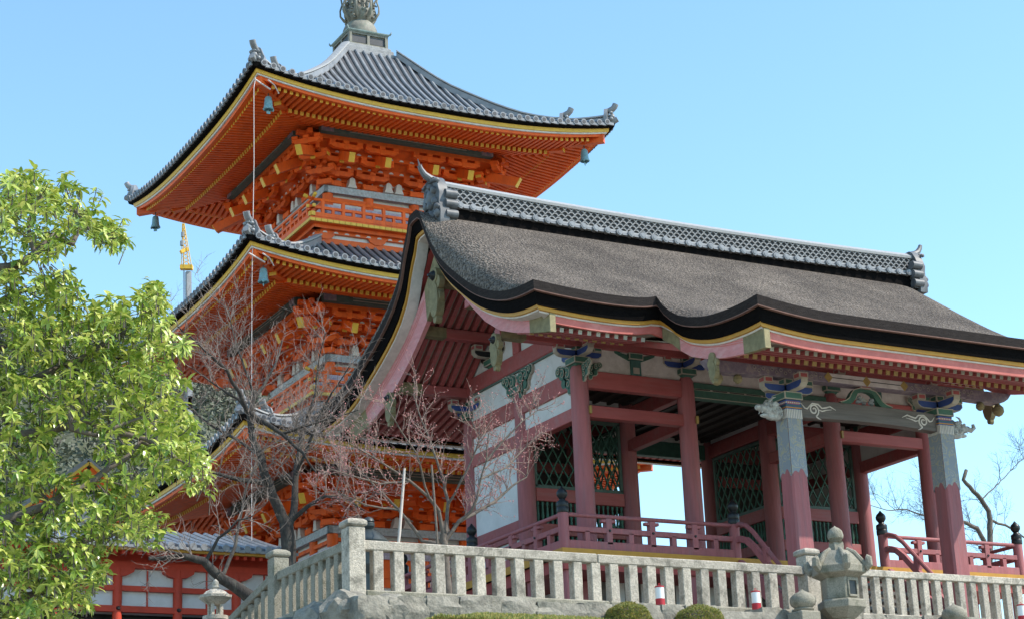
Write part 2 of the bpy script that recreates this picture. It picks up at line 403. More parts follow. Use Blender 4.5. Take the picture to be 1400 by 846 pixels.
# ---------------------------------------------------------------- ground
random.seed(5)
def sstep(a, b, x):
    t = max(0, min(1, (x-a)/(b-a))); return t*t*(3-2*t)
def ground_h(x, y):
    z = 4.9*sstep(-27, -10.5, y) + .66*sstep(-9.3, -8.3, y)
    z -= 2.2*sstep(-8.9, -11.5, x)*sstep(-24, -14, y)
    return z + 0.06*math.sin(x*1.3+y)*sstep(-27, -20, y)*(1-sstep(-9.5, -8.6, y))
mb = MB()
gx = [-600, -300, -120, -60] + lin(-34, 24, 116) + [40, 80, 160, 320, 600]
gy = [-300, -120, -60, -40] + lin(-34, -6, 112) + [0, 20, 60, 160, 400, 900]
for y in gy:
    for x in gx: mb.v.append((x, y, ground_h(x, y)))
for j in range(len(gy)-1):
    for i in range(len(gx)-1):
        a = j*len(gx)+i; mb.f.append((a, a+1, a+1+len(gx), a+len(gx))); mb.mi.append(0)
struct(mb, 'ground', M['earth'], smooth=True)
mb = MB(); mb.box(-8.3, 60, -6.95, 45, 5.6, 6.22); struct(mb, 'terrace', M['gravel'])
mb = MB(); mb.box(-1.9, 10.9, -4.6, 7.2, 6.2, 6.62); mb.box(-2.05, 11.05, -4.75, 7.35, 6.2, 6.34)
struct(mb, 'stone_podium', M['stone'], bevel=0.02)

# ---------------------------------------------------------------- thatched gate
A, B2_, D = 2.6, 3.795, 2.373
CXS = [0, A, A+B2_, 2*A+B2_]; CYS = [0, D, 2*D]; PYF = -3.445
WID = CXS[3]; MIDX = WID/2
gate = thing('temple_gate', 'rose red timber gate with thick bark thatched roof and carved porch before the pagoda', 'gate', (MIDX, D, 6.22))
xL, xR, xk1, xk2 = -2.35, WID+2.35, 0.418, WID-0.418
yE, yP, yBk, yR = -2.395, -5.654, 8.2, D
gmF = pch([(yR, 16.20), (2.0, 16.02), (1.6, 15.76), (1.0, 15.34), (.5, 14.98), (0, 14.63), (-.5, 14.28), (-1.2, 13.83), (-1.8, 13.46), (yE, 13.10), (-3.2, 12.76), (-4.2, 12.42), (-5.0, 12.20), (yP, 12.08)])
gvF = pch([(yR, 16.25), (2.13, 15.81), (1.88, 15.4), (1.53, 14.97), (.76, 14.34), (.05, 13.86), (-.4, 13.63), (-.85, 13.45), (-1.35, 13.31), (-1.88, 13.235), (yE, 13.206)])
kvF = pch([(yE, 13.2), (-2.56, 12.99), (-2.77, 12.81), (-3.1, 12.6), (-3.54, 12.435), (-4.05, 12.31), (-4.48, 12.256), (-5.1, 12.225), (yP, 12.244)])
gmB = pch([(yR, 16.16), (2.8, 15.93), (3.3, 15.55), (3.8, 15.15), (4.5, 14.7), (5.5, 14.2), (6.5, 13.75), (7.4, 13.4), (yBk, 13.15)])
gvB = pch([(yR, 16.33), (2.85, 16.30), (2.95, 16.05), (3.19, 15.66), (3.45, 15.07), (3.96, 14.555), (4.63, 14.16), (5.43, 13.79), (6.45, 13.375), (7.0, 13.28), (7.6, 13.22), (yBk, 13.17)])
def ease(d, w): t = max(0, min(1, d/w)); return t*(2-t)
def ztop(x, y):
    if y < yE-1e-6:
        d = min(x-xk1, xk2-x); v = kvF(y); g = gmF(y)
        return v+(g-v)*ease(d, 0.7 if g > v else 2.0)
    g, v = (gmF(y), gvF(y)) if y <= yR else (gmB(y), gvB(y))
    d = min(x-xL, xR-x)
    if g > v:
        t = max(0, min(1, d/.85)); z = v+(g-v)*math.sqrt(max(0, 1-(1-t)**2.2))
    else: z = v+(g-v)*ease(d, 2.0)
    bump = 0.10*sstep(-1.7, yE, y)
    return z + bump*(math.exp(-abs(x-xk1)/.3)+math.exp(-abs(x-xk2)/.3))
# the thatch domain
def fine(a, b): # spacing dense near both ends
    n = max(6, int((b-a)/0.125)); return [a+(b-a)*(0.5-0.5*math.cos(math.pi*i/n)) for i in range(n+1)]
XS = sorted(set(round(v, 4) for v in fine(xL, xk1)+fine(xk1, MIDX)+fine(MIDX, xk2)+fine(xk2, xR)))
YS = sorted(set(round(v, 4) for v in lin(yP, yE, 16)+lin(yE, yR, 22)+lin(yR, 3.5, 9)+lin(3.5, yBk, 14)))
def in_dom(x, y): return y >= yE-1e-4 or (xk1-1e-4 <= x <= xk2+1e-4)
def inset(x, y, i):
    e = 1e-3
    if y < yE-e: return min(max(x, xk1+i), xk2-i), max(y, yP+i)
    px, py = min(max(x, xL+i), xR-i), min(y, yBk-i)
    if abs(y-yE) < e and (x < xk1+e or x > xk2-e):
        py = y+i
        if abs(x-xk1) < e: px = x+i
        if abs(x-xk2) < e: px = x-i
    elif (x < xL+e or x > xR-e): py = max(py, yE+i)
    return px, py
# perimeter loop (clockwise from the rear left corner)
per = [(xL, y) for y in reversed(YS) if y >= yE-1e-4]
per += [(x, yE) for x in XS if xL < x < xk1-1e-4]
per += [(xk1, y) for y in reversed(YS) if y <= yE+1e-4]
per += [(x, yP) for x in XS if xk1+1e-4 < x < xk2-1e-4]
per += [(xk2, y) for y in YS if y <= yE+1e-4]
per += [(x, yE) for x in XS if xk2+1e-4 < x < xR-1e-4]
per += [(xR, y) for y in YS if y >= yE-1e-4]
per += [(x, yBk) for x in reversed(XS) if xL < x < xR]
def ring(i, dz): 
    out = []
    for x, y in per:
        px, py = inset(x, y, i); e = 1e-3
        verge = x < xL+e or x > xR-e or (y < yE-e and (x < xk1+e or x > xk2-e))
        out.append((px, py, (ztop(x, py) if verge and y != yP else ztop(x, y))+dz))
    return out
def strip(mb, r0, r1):
    n = len(r0); mb.add(r0+r1, [(k, (k+1) % n, n+(k+1) % n, n+k) for k in range(n)])
mb = MB(); idx = {}
for j, y in enumerate(YS):
    for i, x in enumerate(XS):
        if in_dom(x, y): idx[(i, j)] = len(mb.v); mb.v.append((x, y, ztop(x, y)))
for j in range(len(YS)-1):
    for i in range(len(XS)-1):
        q = [(i, j), (i+1, j), (i+1, j+1), (i, j+1)]
        ym = (YS[j]+YS[j+1])/2; xm = (XS[i]+XS[i+1])/2
        if all(k in idx for k in q) and (ym > yE or xk1 < xm < xk2):
            mb.f.append(tuple(idx[k] for k in q)); mb.mi.append(0)
roof = mb.build('thatch_roof', M['thatch'], gate, smooth=True, angle=50)
mb = MB()
strip(mb, ring(0, 0.004), ring(.015, -.178)); mb.m = 2; strip(mb, ring(.010, -.176), ring(.012, -.196)); strip(mb, ring(.012, -.196), ring(.075, -.2))
mb.m = 1
strip(mb, ring(.075, -.2), ring(.13, -.43)); strip(mb, ring(.13, -.43), ring(.22, -.435))
mb.build('thatch_edge', [M['band1'], M['band2'], M['rust']], roof, smooth=True, angle=40)
mb = MB(); strip(mb, ring(.16, -.43), ring(.168, -.50)); strip(mb, ring(.168, -.50), ring(.215, -.505))
mb.build('ochre_eave_strip', M['ochre'], roof, smooth=True, angle=40)
mb = MB(); strip(mb, ring(.212, -.49), ring(.218, -.535)); strip(mb, ring(.218, -.535), ring(.47, -.56))
mb.build('white_eave_strip', M['whitepaint'], roof, smooth=True, angle=40)
# fascia board on the three level eaves
def fascia(mb, x0, x1, y, zf, h, sgn=1):
    xs = lin(x0, x1, 24); t = [(x, y, zf(x)) for x in xs]; b = [(x, y+.02*sgn, zf(x)-h) for x in xs]
    t2 = [(x, y+.08*sgn, zf(x)) for x in xs]; b2 = [(x, y+.08*sgn, zf(x)-h) for x in xs]; n = len(xs)
    mb.add(t+b+b2+t2, [(r*n+k, r*n+k+1, ((r+1) % 4)*n+k+1, ((r+1) % 4)*n+k) for k in range(n-1) for r in range(4)])
mb = MB()
fascia(mb, xL+.46, xk1+.36, yE+.235, lambda x: ztop(x, yE)-.49, .185)
fascia(mb, xk2-.36, xR-.46, yE+.235, lambda x: ztop(x, yE)-.49, .185)
fascia(mb, xk1+.26, xk2-.26, yP+.235, lambda x: ztop(x, yP)-.49, .20)
mb.build('eave_fascia', M['coral'], gate)
# soffit (underside) boards
mb = MB(); idx = {}
for j, y in enumerate(YS):
    for i, x in enumerate(XS):
        if in_dom(x, y):
            if y < yE-1e-3: px, py = min(max(x, xk1+.46), xk2-.46), max(y, yP+.46)
            else:
                px, py = min(max(x, xL+.46), xR-.46), min(y, yBk-.46)
                if not (xk1+.46 <= x <= xk2-.46): py = max(py, yE+.46)
            idx[(i, j)] = len(mb.v)
            mb.v.append((px, py, ztop(px, py)-.60))
for j in range(len(YS)-1):
    for i in range(len(XS)-1):
        q = [(i, j), (i+1, j), (i+1, j+1), (i, j+1)]
        ym = (YS[j]+YS[j+1])/2; xm = (XS[i]+XS[i+1])/2
        if all(k in idx for k in q) and (ym > yE or xk1 < xm < xk2):
            mb.f.append(tuple(idx[k] for k in reversed(q))); mb.mi.append(0)
mb.build('soffit', M['rosed'], gate, smooth=True)

# rafters: long main rafters on both slopes, flying rafters in front
mb = MB(); mb2 = Many(); mb3 = Many()
x = -1.78
while x < WID+1.8:
    w = .105
    for a, b in (((yR, 14.93), (1.25, 14.03)), ((1.25, 14.03), (0, 13.02)), ((0, 13.02), (-1.25, 12.57)),
                 ((yR, 14.93), (3.5, 14.10)), ((3.5, 14.10), (4.746, 13.14)), ((4.746, 13.14), (7.2, 12.60))):
        if not (b[1] == 12.57 and xk1-.1 < x < xk2+.1): mb.beam((x, *a), (x, *b), w, .13)
    if not (xk1-.1 < x < xk2+.1):
        mb3.new().beam((x, -1.245, 12.57), (x, -1.262, 12.565), w-.008, .125)
        mb.beam((x, -.75, 12.70), (x, -2.05, 12.395), w-.02, .085)
        mb2.new().beam((x, -2.045, 12.395), (x, -2.06, 12.392), w-.022, .083)
    x += .205
x = xk1+.42
while x < xk2-.4:
    mb.beam((x, 0, 13.02), (x, -4.35, 11.53), .105, .12)
    mb3.new().beam((x, -4.345, 11.53), (x, -4.362, 11.525), .1, .115)
    mb.beam((x, -3.6, 11.77), (x, -5.15, 11.425), .085, .085)
    mb2.new().beam((x, -5.145, 11.425), (x, -5.16, 11.422), .083, .083)
    x += .198
mb.build('rafters', M['roseb'], gate)
mb2.build('flying_rafter_end', M['paleend'], gate); mb3.build('main_rafter_end', M['goldend'], gate)
# pale boarding above the long rafters
mb = MB()
for a, b in (((yR, 15.02), (1.25, 14.12)), ((1.25, 14.12), (0, 13.11)), ((0, 13.11), (-1.25, 12.68)), ((-.7, 12.82), (-2.08, 12.55)),
             ((yR, 15.02), (3.5, 14.19)), ((3.5, 14.19), (4.746, 13.23)), ((4.746, 13.23), (7.3, 12.67))):
    mb.beam((MIDX, *a), (MIDX, *b), WID+3.66, .02)
mb.beam((MIDX, 0.05, 13.10), (MIDX, -4.45, 11.61), xk2-xk1-.62, .02); mb.beam((MIDX, -3.5, 11.87), (MIDX, -5.3, 11.50), xk2-xk1-.62, .015)
mb.build('eave_boarding', M['cream'], gate)
mb = MB()   # boards that carry the flying rafters
mb.box(-1.8, xk1+.3, -1.30, -1.19, 12.63, 12.70); mb.box(xk2-.3, WID+1.8, -1.30, -1.19, 12.63, 12.70)
mb.box(xk1+.33, xk2-.33, -4.42, -4.28, 11.59, 11.665)
mb.build('rafter_plate', M['roseb'], gate)

# purlins
def part_box(name, m, x0, x1, y0, y1, z0, z1, bev=.012, parent=None):
    mb = MB(); mb.box(x0, x1, y0, y1, z0, z1); return mb.build(name, M[m] if isinstance(m, str) else m, parent or gate, bevel=bev)
for y, z0, z1 in ((0, 12.78, 13.0), (2*D, 12.88, 13.1), (1.25, 13.80, 13.98), (3.5, 13.82, 14.04), (yR, 14.6, 14.88)):
    o = part_box('purlin', 'roseb', -1.86, WID+1.86, y-.11, y+.11, z0, z1)
    for xa, xb in ((-1.83, -1.25), (WID+1.25, WID+1.83)): mb = MB(); mb.box(xa, xb, y-.114, y+.114, z0-.004, z1+.004); mb.build('purlin_cover', M['patina'], o)

# bargeboards with pendants, on both gables and on the porch
bt = [(2.45, 15.55), (1.9, 15.02), (1.45, 14.58), (.95, 14.14), (.4, 13.72), (-.2, 13.36), (-.8, 13.08), (-1.4, 12.86), (-1.95, 12.73), (-2.18, 12.68)]
bb = [(2.45, 15.05), (1.9, 14.60), (1.45, 14.16), (.95, 13.70), (.4, 13.24), (-.2, 12.88), (-.8, 12.66), (-1.4, 12.49), (-1.95, 12.35), (-2.18, 12.30)]
rt_ = [(2.45, 15.55), (2.75, 15.15), (3.1, 14.75), (3.6, 14.28), (4.2, 13.85), (4.9, 13.47), (5.6, 13.18), (6.3, 12.94), (7.1, 12.76)]
rb_ = [(2.45, 15.05), (2.62, 14.45), (3.02, 14.02), (3.45, 13.70), (3.95, 13.36), (4.56, 13.02), (5.3, 12.68), (6.1, 12.46), (7.0, 12.30)]
kt = [(-2.17, 12.80), (-2.5, 12.63), (-2.75, 12.40), (-3.1, 12.17), (-3.6, 11.98), (-4.2, 11.84), (-4.8, 11.74), (-5.3, 11.69), (-5.45, 11.68)]
kb = [(-2.17, 12.40), (-2.5, 12.22), (-2.75, 12.02), (-3.1, 11.80), (-3.6, 11.62), (-4.2, 11.48), (-4.8, 11.39), (-5.3, 11.34), (-5.45, 11.34)]
def seg(pts, a, b): return pts[a:b]
def boards(xp, sgn, t, b, covers, name='bargeboard'):
    mb = MB(); mb.ribbon(t, b, xp, .1*sgn)
    o = mb.build(name, M['pink'], gate)
    for i0, i1 in covers:
        mb = MB()
        tt = [(y, z+.004) for y, z in t[i0:i1]]; bb_ = [(y, z-.004) for y, z in b[i0:i1]]
        if i1 == len(t):
            k = .012 if tt[-1][0] > tt[-2][0] else -.012
            tt[-1] = (tt[-1][0]+k, tt[-1][1]); bb_[-1] = (bb_[-1][0]+k, bb_[-1][1])
            mb.m = 1; ye = tt[-1][0]; mb.box(min(xp-.012*sgn, xp+.112*sgn), max(xp-.012*sgn, xp+.112*sgn), min(ye+k, ye-k*2), max(ye+k, ye-k*2), bb_[-1][1]-.01, tt[-1][1]+.01); mb.m = 0
        mb.ribbon(tt, bb_, xp-.005*sgn, .11*sgn)
        mb.build('bargeboard_cover', [M['patina'], M['gilt']], o)
    mb = MB()  # groove lines along the board
    for f in (.22, .34):
        p = [(ty+(by-ty)*f, tz+(bz-tz)*f) for (ty, tz), (by, bz) in zip(t, b)]
        mb.ribbon([(y, z) for y, z in p], [(y, z-.02) for y, z in p], xp-.003*sgn, .02*sgn)
    mb.build('bargeboard_moulding', M['coral'], o)
    return o
for xp, sgn in ((-1.90, 1), (WID+1.90, -1)):
    boards(xp, sgn, bt, bb, ((0, 3), (7, 10)))
    boards(xp, sgn, rt_, rb_, ((0, 3), (7, 9)))
for xp, sgn in ((xk1+.245, 1), (xk2-.245, -1)):
    boards(xp, sgn, kt, kb, ((0, 3), (6, 9)), 'porch_bargeboard')
def pendant(x, y, z, s, dz=1.0, name='gable_pendant', knob=True):
    mb = MB(); h = .07*s
    def disc(cy, cz, ry, rz, d): mb.prism([(ry*math.cos(k*math.pi/9), rz*math.sin(k*math.pi/9)) for k in range(18)], (x-d, y+cy*s, z+cz*s), (0, s, 0), (0, 0, s), d*2)
    disc(0, .05, .15, .16, h); disc(-.12, -.10, .12, .13, h*.8); disc(.12, -.10, .12, .13, h*.8)
    disc(0, -.33*dz, .17, .27*dz, h*1.1); disc(0, -.62*dz, .07, .09, h*.9); disc(-.13, -.30*dz, .08, .12, h*.7); disc(.13, -.30*dz, .08, .12, h*.7)
    mb.m = 1
    for sx in (-1, 1) if knob else ():
        mb.tube([(x+sx*h*1.0, y, z+.05*s), (x+sx*h*1.9, y, z+.05*s)], [.10*s, .06*s], 12)
        mb.tube([(x+sx*h*1.9, y, z+.05*s), (x+sx*h*2.6, y, z+.05*s)], [.05*s, .02*s], 10)
    mb.build(name, [M['patina'], M['black']], gate, smooth=True, angle=30)
for xp in (-1.95, WID+1.95):
    pendant(xp, yR+.05, 14.78, 1.15, 1.25); pendant(xp, -.10, 12.66, .85); pendant(xp, 4.85, 12.72, .85)
for xp in (xk1+.25,): pendant(xp, -3.80, 11.55, .66, name='porch_pendant', knob=False)

# ridge
def rz(x): return .085*((x-MIDX)/(WID/2+1.7))**2
xs = lin(-1.92, WID+1.62+.65, 44)
x0r, x1r = xs[0], xs[-1]
def ridge_sweep(sec, mats, name, parent):
    mb = MB(); n = len(sec); vs = []
    for x in xs: vs += [(x, yR+a, b+rz(x)) for a, b in sec]
    fs = [(i*n+k, i*n+(k+1) % n, (i+1)*n+(k+1) % n, (i+1)*n+k) for i in range(len(xs)-1) for k in range(n)]
    fs += [tuple(range(n)), tuple(reversed([(len(xs)-1)*n+k for k in range(n)]))]
    mb.add(vs, fs); return mb.build(name, M[mats], parent, smooth=True, angle=30)
ridge = ridge_sweep([(-.24, 15.85), (.24, 15.85), (.24, 16.26), (-.24, 16.26)], 'band2', 'ridge', gate)
ridge_sweep([(-.27, 16.255), (.27, 16.255), (.27, 16.34), (-.27, 16.34)], 'tile', 'ridge_base_tile', ridge)
ridge_sweep([(-.15, 16.33), (.15, 16.33), (.15, 16.76), (-.15, 16.76)], 'tiled', 'ridge_core', ridge)
ridge_sweep([(-.21, 16.74), (.21, 16.74), (.22, 16.80), (.12, 16.87), (.07, 16.91), (-.07, 16.91), (-.12, 16.87), (-.22, 16.80)], 'tilel', 'ridge_cap', ridge)
ridge_sweep([(-.225, 16.335), (.225, 16.335), (.225, 16.395), (-.225, 16.395)], 'tilel', 'ridge_course', ridge)
ml = Many(); x = x0r+.1; k = 0
while x < x1r-.05:
    for s in (-1, 1):
        mb = ml.new(); mb.tube([(x, yR+s*.2, 16.31+rz(x)), (x, yR+s*.35, 16.31+rz(x))], .075, 12)
        mb.tube([(x, yR+s*.345, 16.31+rz(x)), (x, yR+s*.36, 16.31+rz(x))], .045, 10)
        mb.beam((x+.09, yR+s*.24, 16.275+rz(x)), (x+.22, yR+s*.24, 16.275+rz(x)), .16, .03)
    x += .31
ml.build('ridge_round_tile', M['tile'], ridge, cap=44, smooth=True)
mb = MB(); x = x0r+.06
rows = 4; hh = .34/rows
while x < x1r-.1:
    for r_ in range(rows):
        ox = .085 if r_ % 2 else 0; zc = 16.40+r_*hh
        for s in (-1, 1):
            pts = [(x+ox+.085*math.cos(a), yR+s*.165, zc+.085*math.sin(a)+rz(x)) for a in (0, .63, 1.26, 1.88, 2.51, 3.14)]
            for p, q in zip(pts[:-1], pts[1:]): mb.beam(p, q, .05, .024)
    x += .17
mb.build('ridge_lattice_tiles', M['tile2'], ridge)
for s, xe in ((-1, x0r), (1, x1r)):
    mb = MB(); z0 = rz(xe)
    face = [(-.40, 15.82), (.40, 15.82), (.43, 16.10), (.36, 16.30), (.40, 16.50), (.32, 16.72), (.22, 16.88), (.12, 16.95), (-.12, 16.95), (-.22, 16.88), (-.32, 16.72), (-.40, 16.50), (-.36, 16.30), (-.43, 16.10)]
    mb.prism([(a, b+z0) for a, b in face], (xe-.12, yR, 0), (0, 1, 0), (0, 0, 1), .22)
    rnd = random.Random(3)
    fx = xe+s*.12
    for (cy, cz, r) in ((0, 16.5, .19), (-.16, 16.62, .09), (.16, 16.62, .09), (0, 16.32, .12), (-.2, 16.35, .1), (.2, 16.35, .1), (0, 16.74, .08), (-.3, 16.2, .09), (.3, 16.2, .09), (-.3, 16.05, .1), (.3, 16.05, .1), (0, 16.08, .13)):
        mb.blob((fx, yR+cy, cz+z0), (.10, r, r), 2, .12, rnd)
    for a in range(9):
        t = -.32+a*.08; mb.blob((fx, yR+t, 16.86+z0-.5*t*t), (.07, .04, .06), 1)
    horn = [(xe-s*.05, yR, 16.88+z0), (xe+s*.14, yR, 16.94+z0), (xe+s*.27, yR, 17.02+z0), (xe+s*.35, yR, 17.13+z0), (xe+s*.38, yR, 17.21+z0)]
    mb.tube(horn, [.10, .09, .075, .06, .05], 10)
    if s < 0: mb.tube([horn[-1], (xe-.42, yR, 17.36+z0)], [.022, .006], 6)
    for q in (-1, 1):
        for zc, r in ((16.50, .105), (16.27, .105), (16.04, .105)):
            mb.tube([(xe-s*.02, yR+q*.36, zc+z0), (xe-s*.30, yR+q*.36, zc+z0)], r, 12)
            mb.box(min(xe-s*.02, xe-s*.28), max(xe-s*.02, xe-s*.28), yR+min(q*.36, q*.2), yR+max(q*.36, q*.2), zc-.12+z0, zc+.03+z0)
    mb.build('ridge_end_tile', M['onitile'], ridge, smooth=True)

# ---------------- columns
ZT = 12.37
def column(x, y, z0, z1, r=.195):
    mb = MB(); mb.lathe((x, y, 0), [(r*1.04, z0), (r*1.03, z0+1.2), (r, z0+3), (r*.95, z1-.35), (r*.9, z1-.08), (r*.72, z1)], 28)
    c = mb.build('column', M['rose'], gate, smooth=True)
    mb = MB(); mb.lathe((x, y, 0), [(r*1.9, 6.6), (r*1.9, 6.68), (r*1.5, 6.78)], 20)
    mb.build('plinth', M['stone'], c, smooth=True)
    return c
for j, y in enumerate(CYS):
    for i, x in enumerate(CXS): column(x, y, 6.75, ZT if j != 1 else ZT+.03)

mb_n = Many()
for x in CXS: mb_n.new().box(x+.10, x+.15, -.205, -.13, 11.36, 11.52)
mb_n.build('gilt_nail_plate', M['goldend'], gate)
def hbeam(x0, x1, y, z0, z1, w=.2, m='roseb', name='tie_beam'): return part_box(name, m, x0, x1, y-w/2, y+w/2, z0, z1)
def ybeam(x, y0, y1, z0, z1, w=.2, m='roseb', name='tie_beam'): return part_box(name, m, x-w/2, x+w/2, y0, y1, z0, z1)
r_ = .15
for (a, b) in ((0, 1), (2, 3)):
    hbeam(CXS[a]+r_, CXS[b]-r_, 0, 11.93, 12.29); hbeam(CXS[a]+r_, CXS[b]-r_, 0, 11.31, 11.56)
    hbeam(CXS[a]+r_, CXS[b]-r_, 2*D, 11.93, 12.29); hbeam(CXS[a]+r_, CXS[b]-r_, 2*D, 11.31, 11.56)
gb = hbeam(CXS[1]+r_, CXS[2]-r_, 0, 11.94, 12.285, .2, 'green', 'painted_beam')
mb = MB(); mb.box(CXS[1]+r_, CXS[2]-r_, -.106, -.1, 12.115, 12.15); mb.m = 1; mb.box(CXS[1]+r_, CXS[2]-r_, -.11, -.106, 12.124, 12.142)
mb.m = 0; mb.box(CXS[1]+r_, CXS[2]-r_, -.106, -.1, 11.945, 11.96)
for k in range(1, 8):
    x = CXS[1]+r_+k*(B2_-.3)/8; mb.m = 0; mb.box(x-.03, x+.03, -.112, -.1, 12.118, 12.148)
mb.build('painted_line', [M['cream'], M['black']], gb)
hbeam(CXS[1]+r_, CXS[2]-r_, 2*D, 11.93, 12.29, .2, 'green', 'painted_beam')
for x in (CXS[0], CXS[3]):
    for j in (0, 1):
        ya, yb = CYS[j]+r_, CYS[j+1]-r_
        ybeam(x, ya, yb, 11.93, 12.31); ybeam(x, ya, yb, 11.27, 11.54)
    o = -1 if x == 0 else 1
    part_box('gable_beam', 'roseb', x-.13, x+.13, -.05, 2*D+.05, 12.92, 13.29, .02)
    part_box('gable_beam_under_strip', 'greyg', x-.1, x+.1, .0, 2*D, 12.885, 12.92, 0)  # thin grey-green strip along the underside of the gable beam
    # white infill between the tie beams and above
    part_box('wall_panel', 'white', x-.05, x+.05, .1, 2*D-.1, 12.30, 12.89, 0)
    part_box('wall_panel', 'white', x-.05, x+.05, r_, D-r_, 11.54, 11.93, 0)
    part_box('wall_panel', 'white', x-.05, x+.05, D+r_, 2*D-r_, 11.54, 11.93, 0)
    # rear half closed wall
    part_box('wall_panel', 'white', x-.06, x+.06, D+r_, 2*D-r_, 9.70, 11.27, 0)
    ybeam(x, D+r_, 2*D-r_, 9.30, 9.70); ybeam(x, D+r_, 2*D-r_, 8.30, 8.55)
    part_box('wall_panel', 'white', x-.05, x+.05, D+r_, 2*D-r_, 8.55, 9.30, 0)
    # gable triangle
    mb = MB(); mb.prism([(.0, 13.29), (2*D, 13.29), (2*D, 13.36), (3.5, 14.05), (yR, 14.85), (1.25, 14.05), (0, 13.3)], (x-.05, 0, 0), (0, 1, 0), (0, 0, 1), .1)
    mb.build('gable_panel', M['white'], gate)
    mb = MB(); mb.box(x-.12, x+.12, yR-.14, yR+.14, 13.29, 14.6); mb.build('king_post', M['roseb'], gate, bevel=.01)
# middle wall: lattice, rails and spindles in the two side bays; side walls of the passage
def lattice(p, q, z0, z1, nx, name='lattice_window'):
    p = Vector(p); q = Vector(q); d = q-p; L_ = d.length; e = d/L_; nrm = Vector((e.y, -e.x, 0))
    mb = MB()
    for a, b in (((0, z0), (L_, z0)), ((0, z1), (L_, z1))): mb.beam(p+e*a[0]+Vector((0, 0, a[1])), p+e*b[0]+Vector((0, 0, b[1])), .07, .07)
    for a in (0.03, L_-.03): mb.beam(p+e*a+Vector((0, 0, z0)), p+e*a+Vector((0, 0, z1)), .07, .06)
    o = mb.build(name, M['greyg'], gate)
    mb = MB(); H = z1-z0; sp = L_/nx; rise = sp*1.75
    n = int(H/rise)+2
    for s in (1, -1):
        for k in range(-int(H/rise)-2, nx+int(H/rise)+2):
            # line a(t) = k*sp + s*t*sp/rise*... clipped to the frame
            x0 = k*sp; slope = s*sp/rise
            t0, t1 = 0.0, H
            def xa(t): return x0+slope*t
            if slope > 0:
                t0 = max(t0, (0-x0)/slope); t1 = min(t1, (L_-x0)/slope)
            else:
                t0 = max(t0, (L_-x0)/slope); t1 = min(t1, (0-x0)/slope)
            if t1-t0 < .05: continue
            off = nrm*(.008*s)
            mb.beam(p+e*xa(t0)+Vector((0, 0, z0+t0))+off, p+e*xa(t1)+Vector((0, 0, z0+t1))+off, .022, .03, tuple(nrm))
    mb.build('lattice_bars', M['green'], o)
    return o
def spindles(p, q, z0, z1, n):
    p = Vector(p); q = Vector(q); mb = MB()
    for k in range(n):
        c = p+(q-p)*((k+.5)/n); h = z1-z0
        mb.lathe((c.x, c.y, z0), [(.028, 0), (.028, h*.12), (.018, h*.2), (.034, h*.35), (.022, h*.62), (.016, h*.8), (.028, h*.88), (.028, h)], 8)
    mb.build('spindle_row', M['green'], gate, smooth=True)
def screen(ax, p, q):
    (x0, y0), (x1, y1) = p, q; e = Vector((x1-x0, y1-y0, 0)).normalized()*.2
    P, Q = Vector((x0, y0, 0))+e, Vector((x1, y1, 0))-e
    L_ = (Q-P).length
    lattice(P, Q, 10.40, 11.92, max(6, int(L_/.235)))
    def bar(z0, z1, w=.14): 
        mb = MB(); mb.beam((P.x, P.y, (z0+z1)/2), (Q.x, Q.y, (z0+z1)/2), w, z1-z0); mb.build('wall_rail', M['roseb'], gate, bevel=.01)
    bar(10.08, 10.36); bar(11.96, 12.30); bar(9.36, 9.60); bar(8.32, 8.62)
    spindles(P, Q, 9.60, 10.08, int(L_/.115)); spindles(P, Q, 8.62, 9.36, int(L_/.115))
    mb = MB(); mb.beam((P.x, P.y, 12.62), (Q.x, Q.y, 12.62), .08, .64); mb.build('wall_panel', M['white'], gate)
screen('x', (CXS[0], D), (CXS[1], D)); screen('x', (CXS[2], D), (CXS[3], D))
screen('y', (CXS[1], D), (CXS[1], 2*D)); screen('y', (CXS[2], D), (CXS[2], 2*D))
for x in (CXS[1], CXS[2]):
    for j in (0, 1):
        ybeam(x, CYS[j]+r_, CYS[j+1]-r_, 11.96, 12.26); 
        if j == 0: ybeam(x, CYS[j]+r_, CYS[j+1]-r_, 11.30, 11.55)
for a, b in ((0, 1), (2, 3)): part_box('rear_wall', 'dark', CXS[a]+.15, CXS[b]-.15, 2*D-.04, 2*D+.04, 8.3, 11.31, 0); part_box('rear_wall', 'dark', CXS[a]+.15, CXS[b]-.15, 2*D-.03, 2*D+.03, 11.56, 11.93, 0)
# ceiling of the gate
mb = MB(); mb.box(.1, WID-.1, .12, 2*D-.12, 12.40, 12.44)
ce = mb.build('ceiling', M['dark'], gate)
mb = MB()
for k in range(24):
    x = .3+k*(WID-.6)/23; mb.box(x-.03, x+.03, .12, 2*D-.12, 12.33, 12.40)
mb.build('ceiling_battens', M['dark'], ce)
# plaster between the front tie beam and the purlin
for (a, b) in ((0, 1), (1, 2), (2, 3)):
    for y in (0, 2*D): part_box('wall_panel', 'whitepaint', CXS[a]+.1, CXS[b]-.1, y-.04, y+.04, 12.28, 12.80, 0)

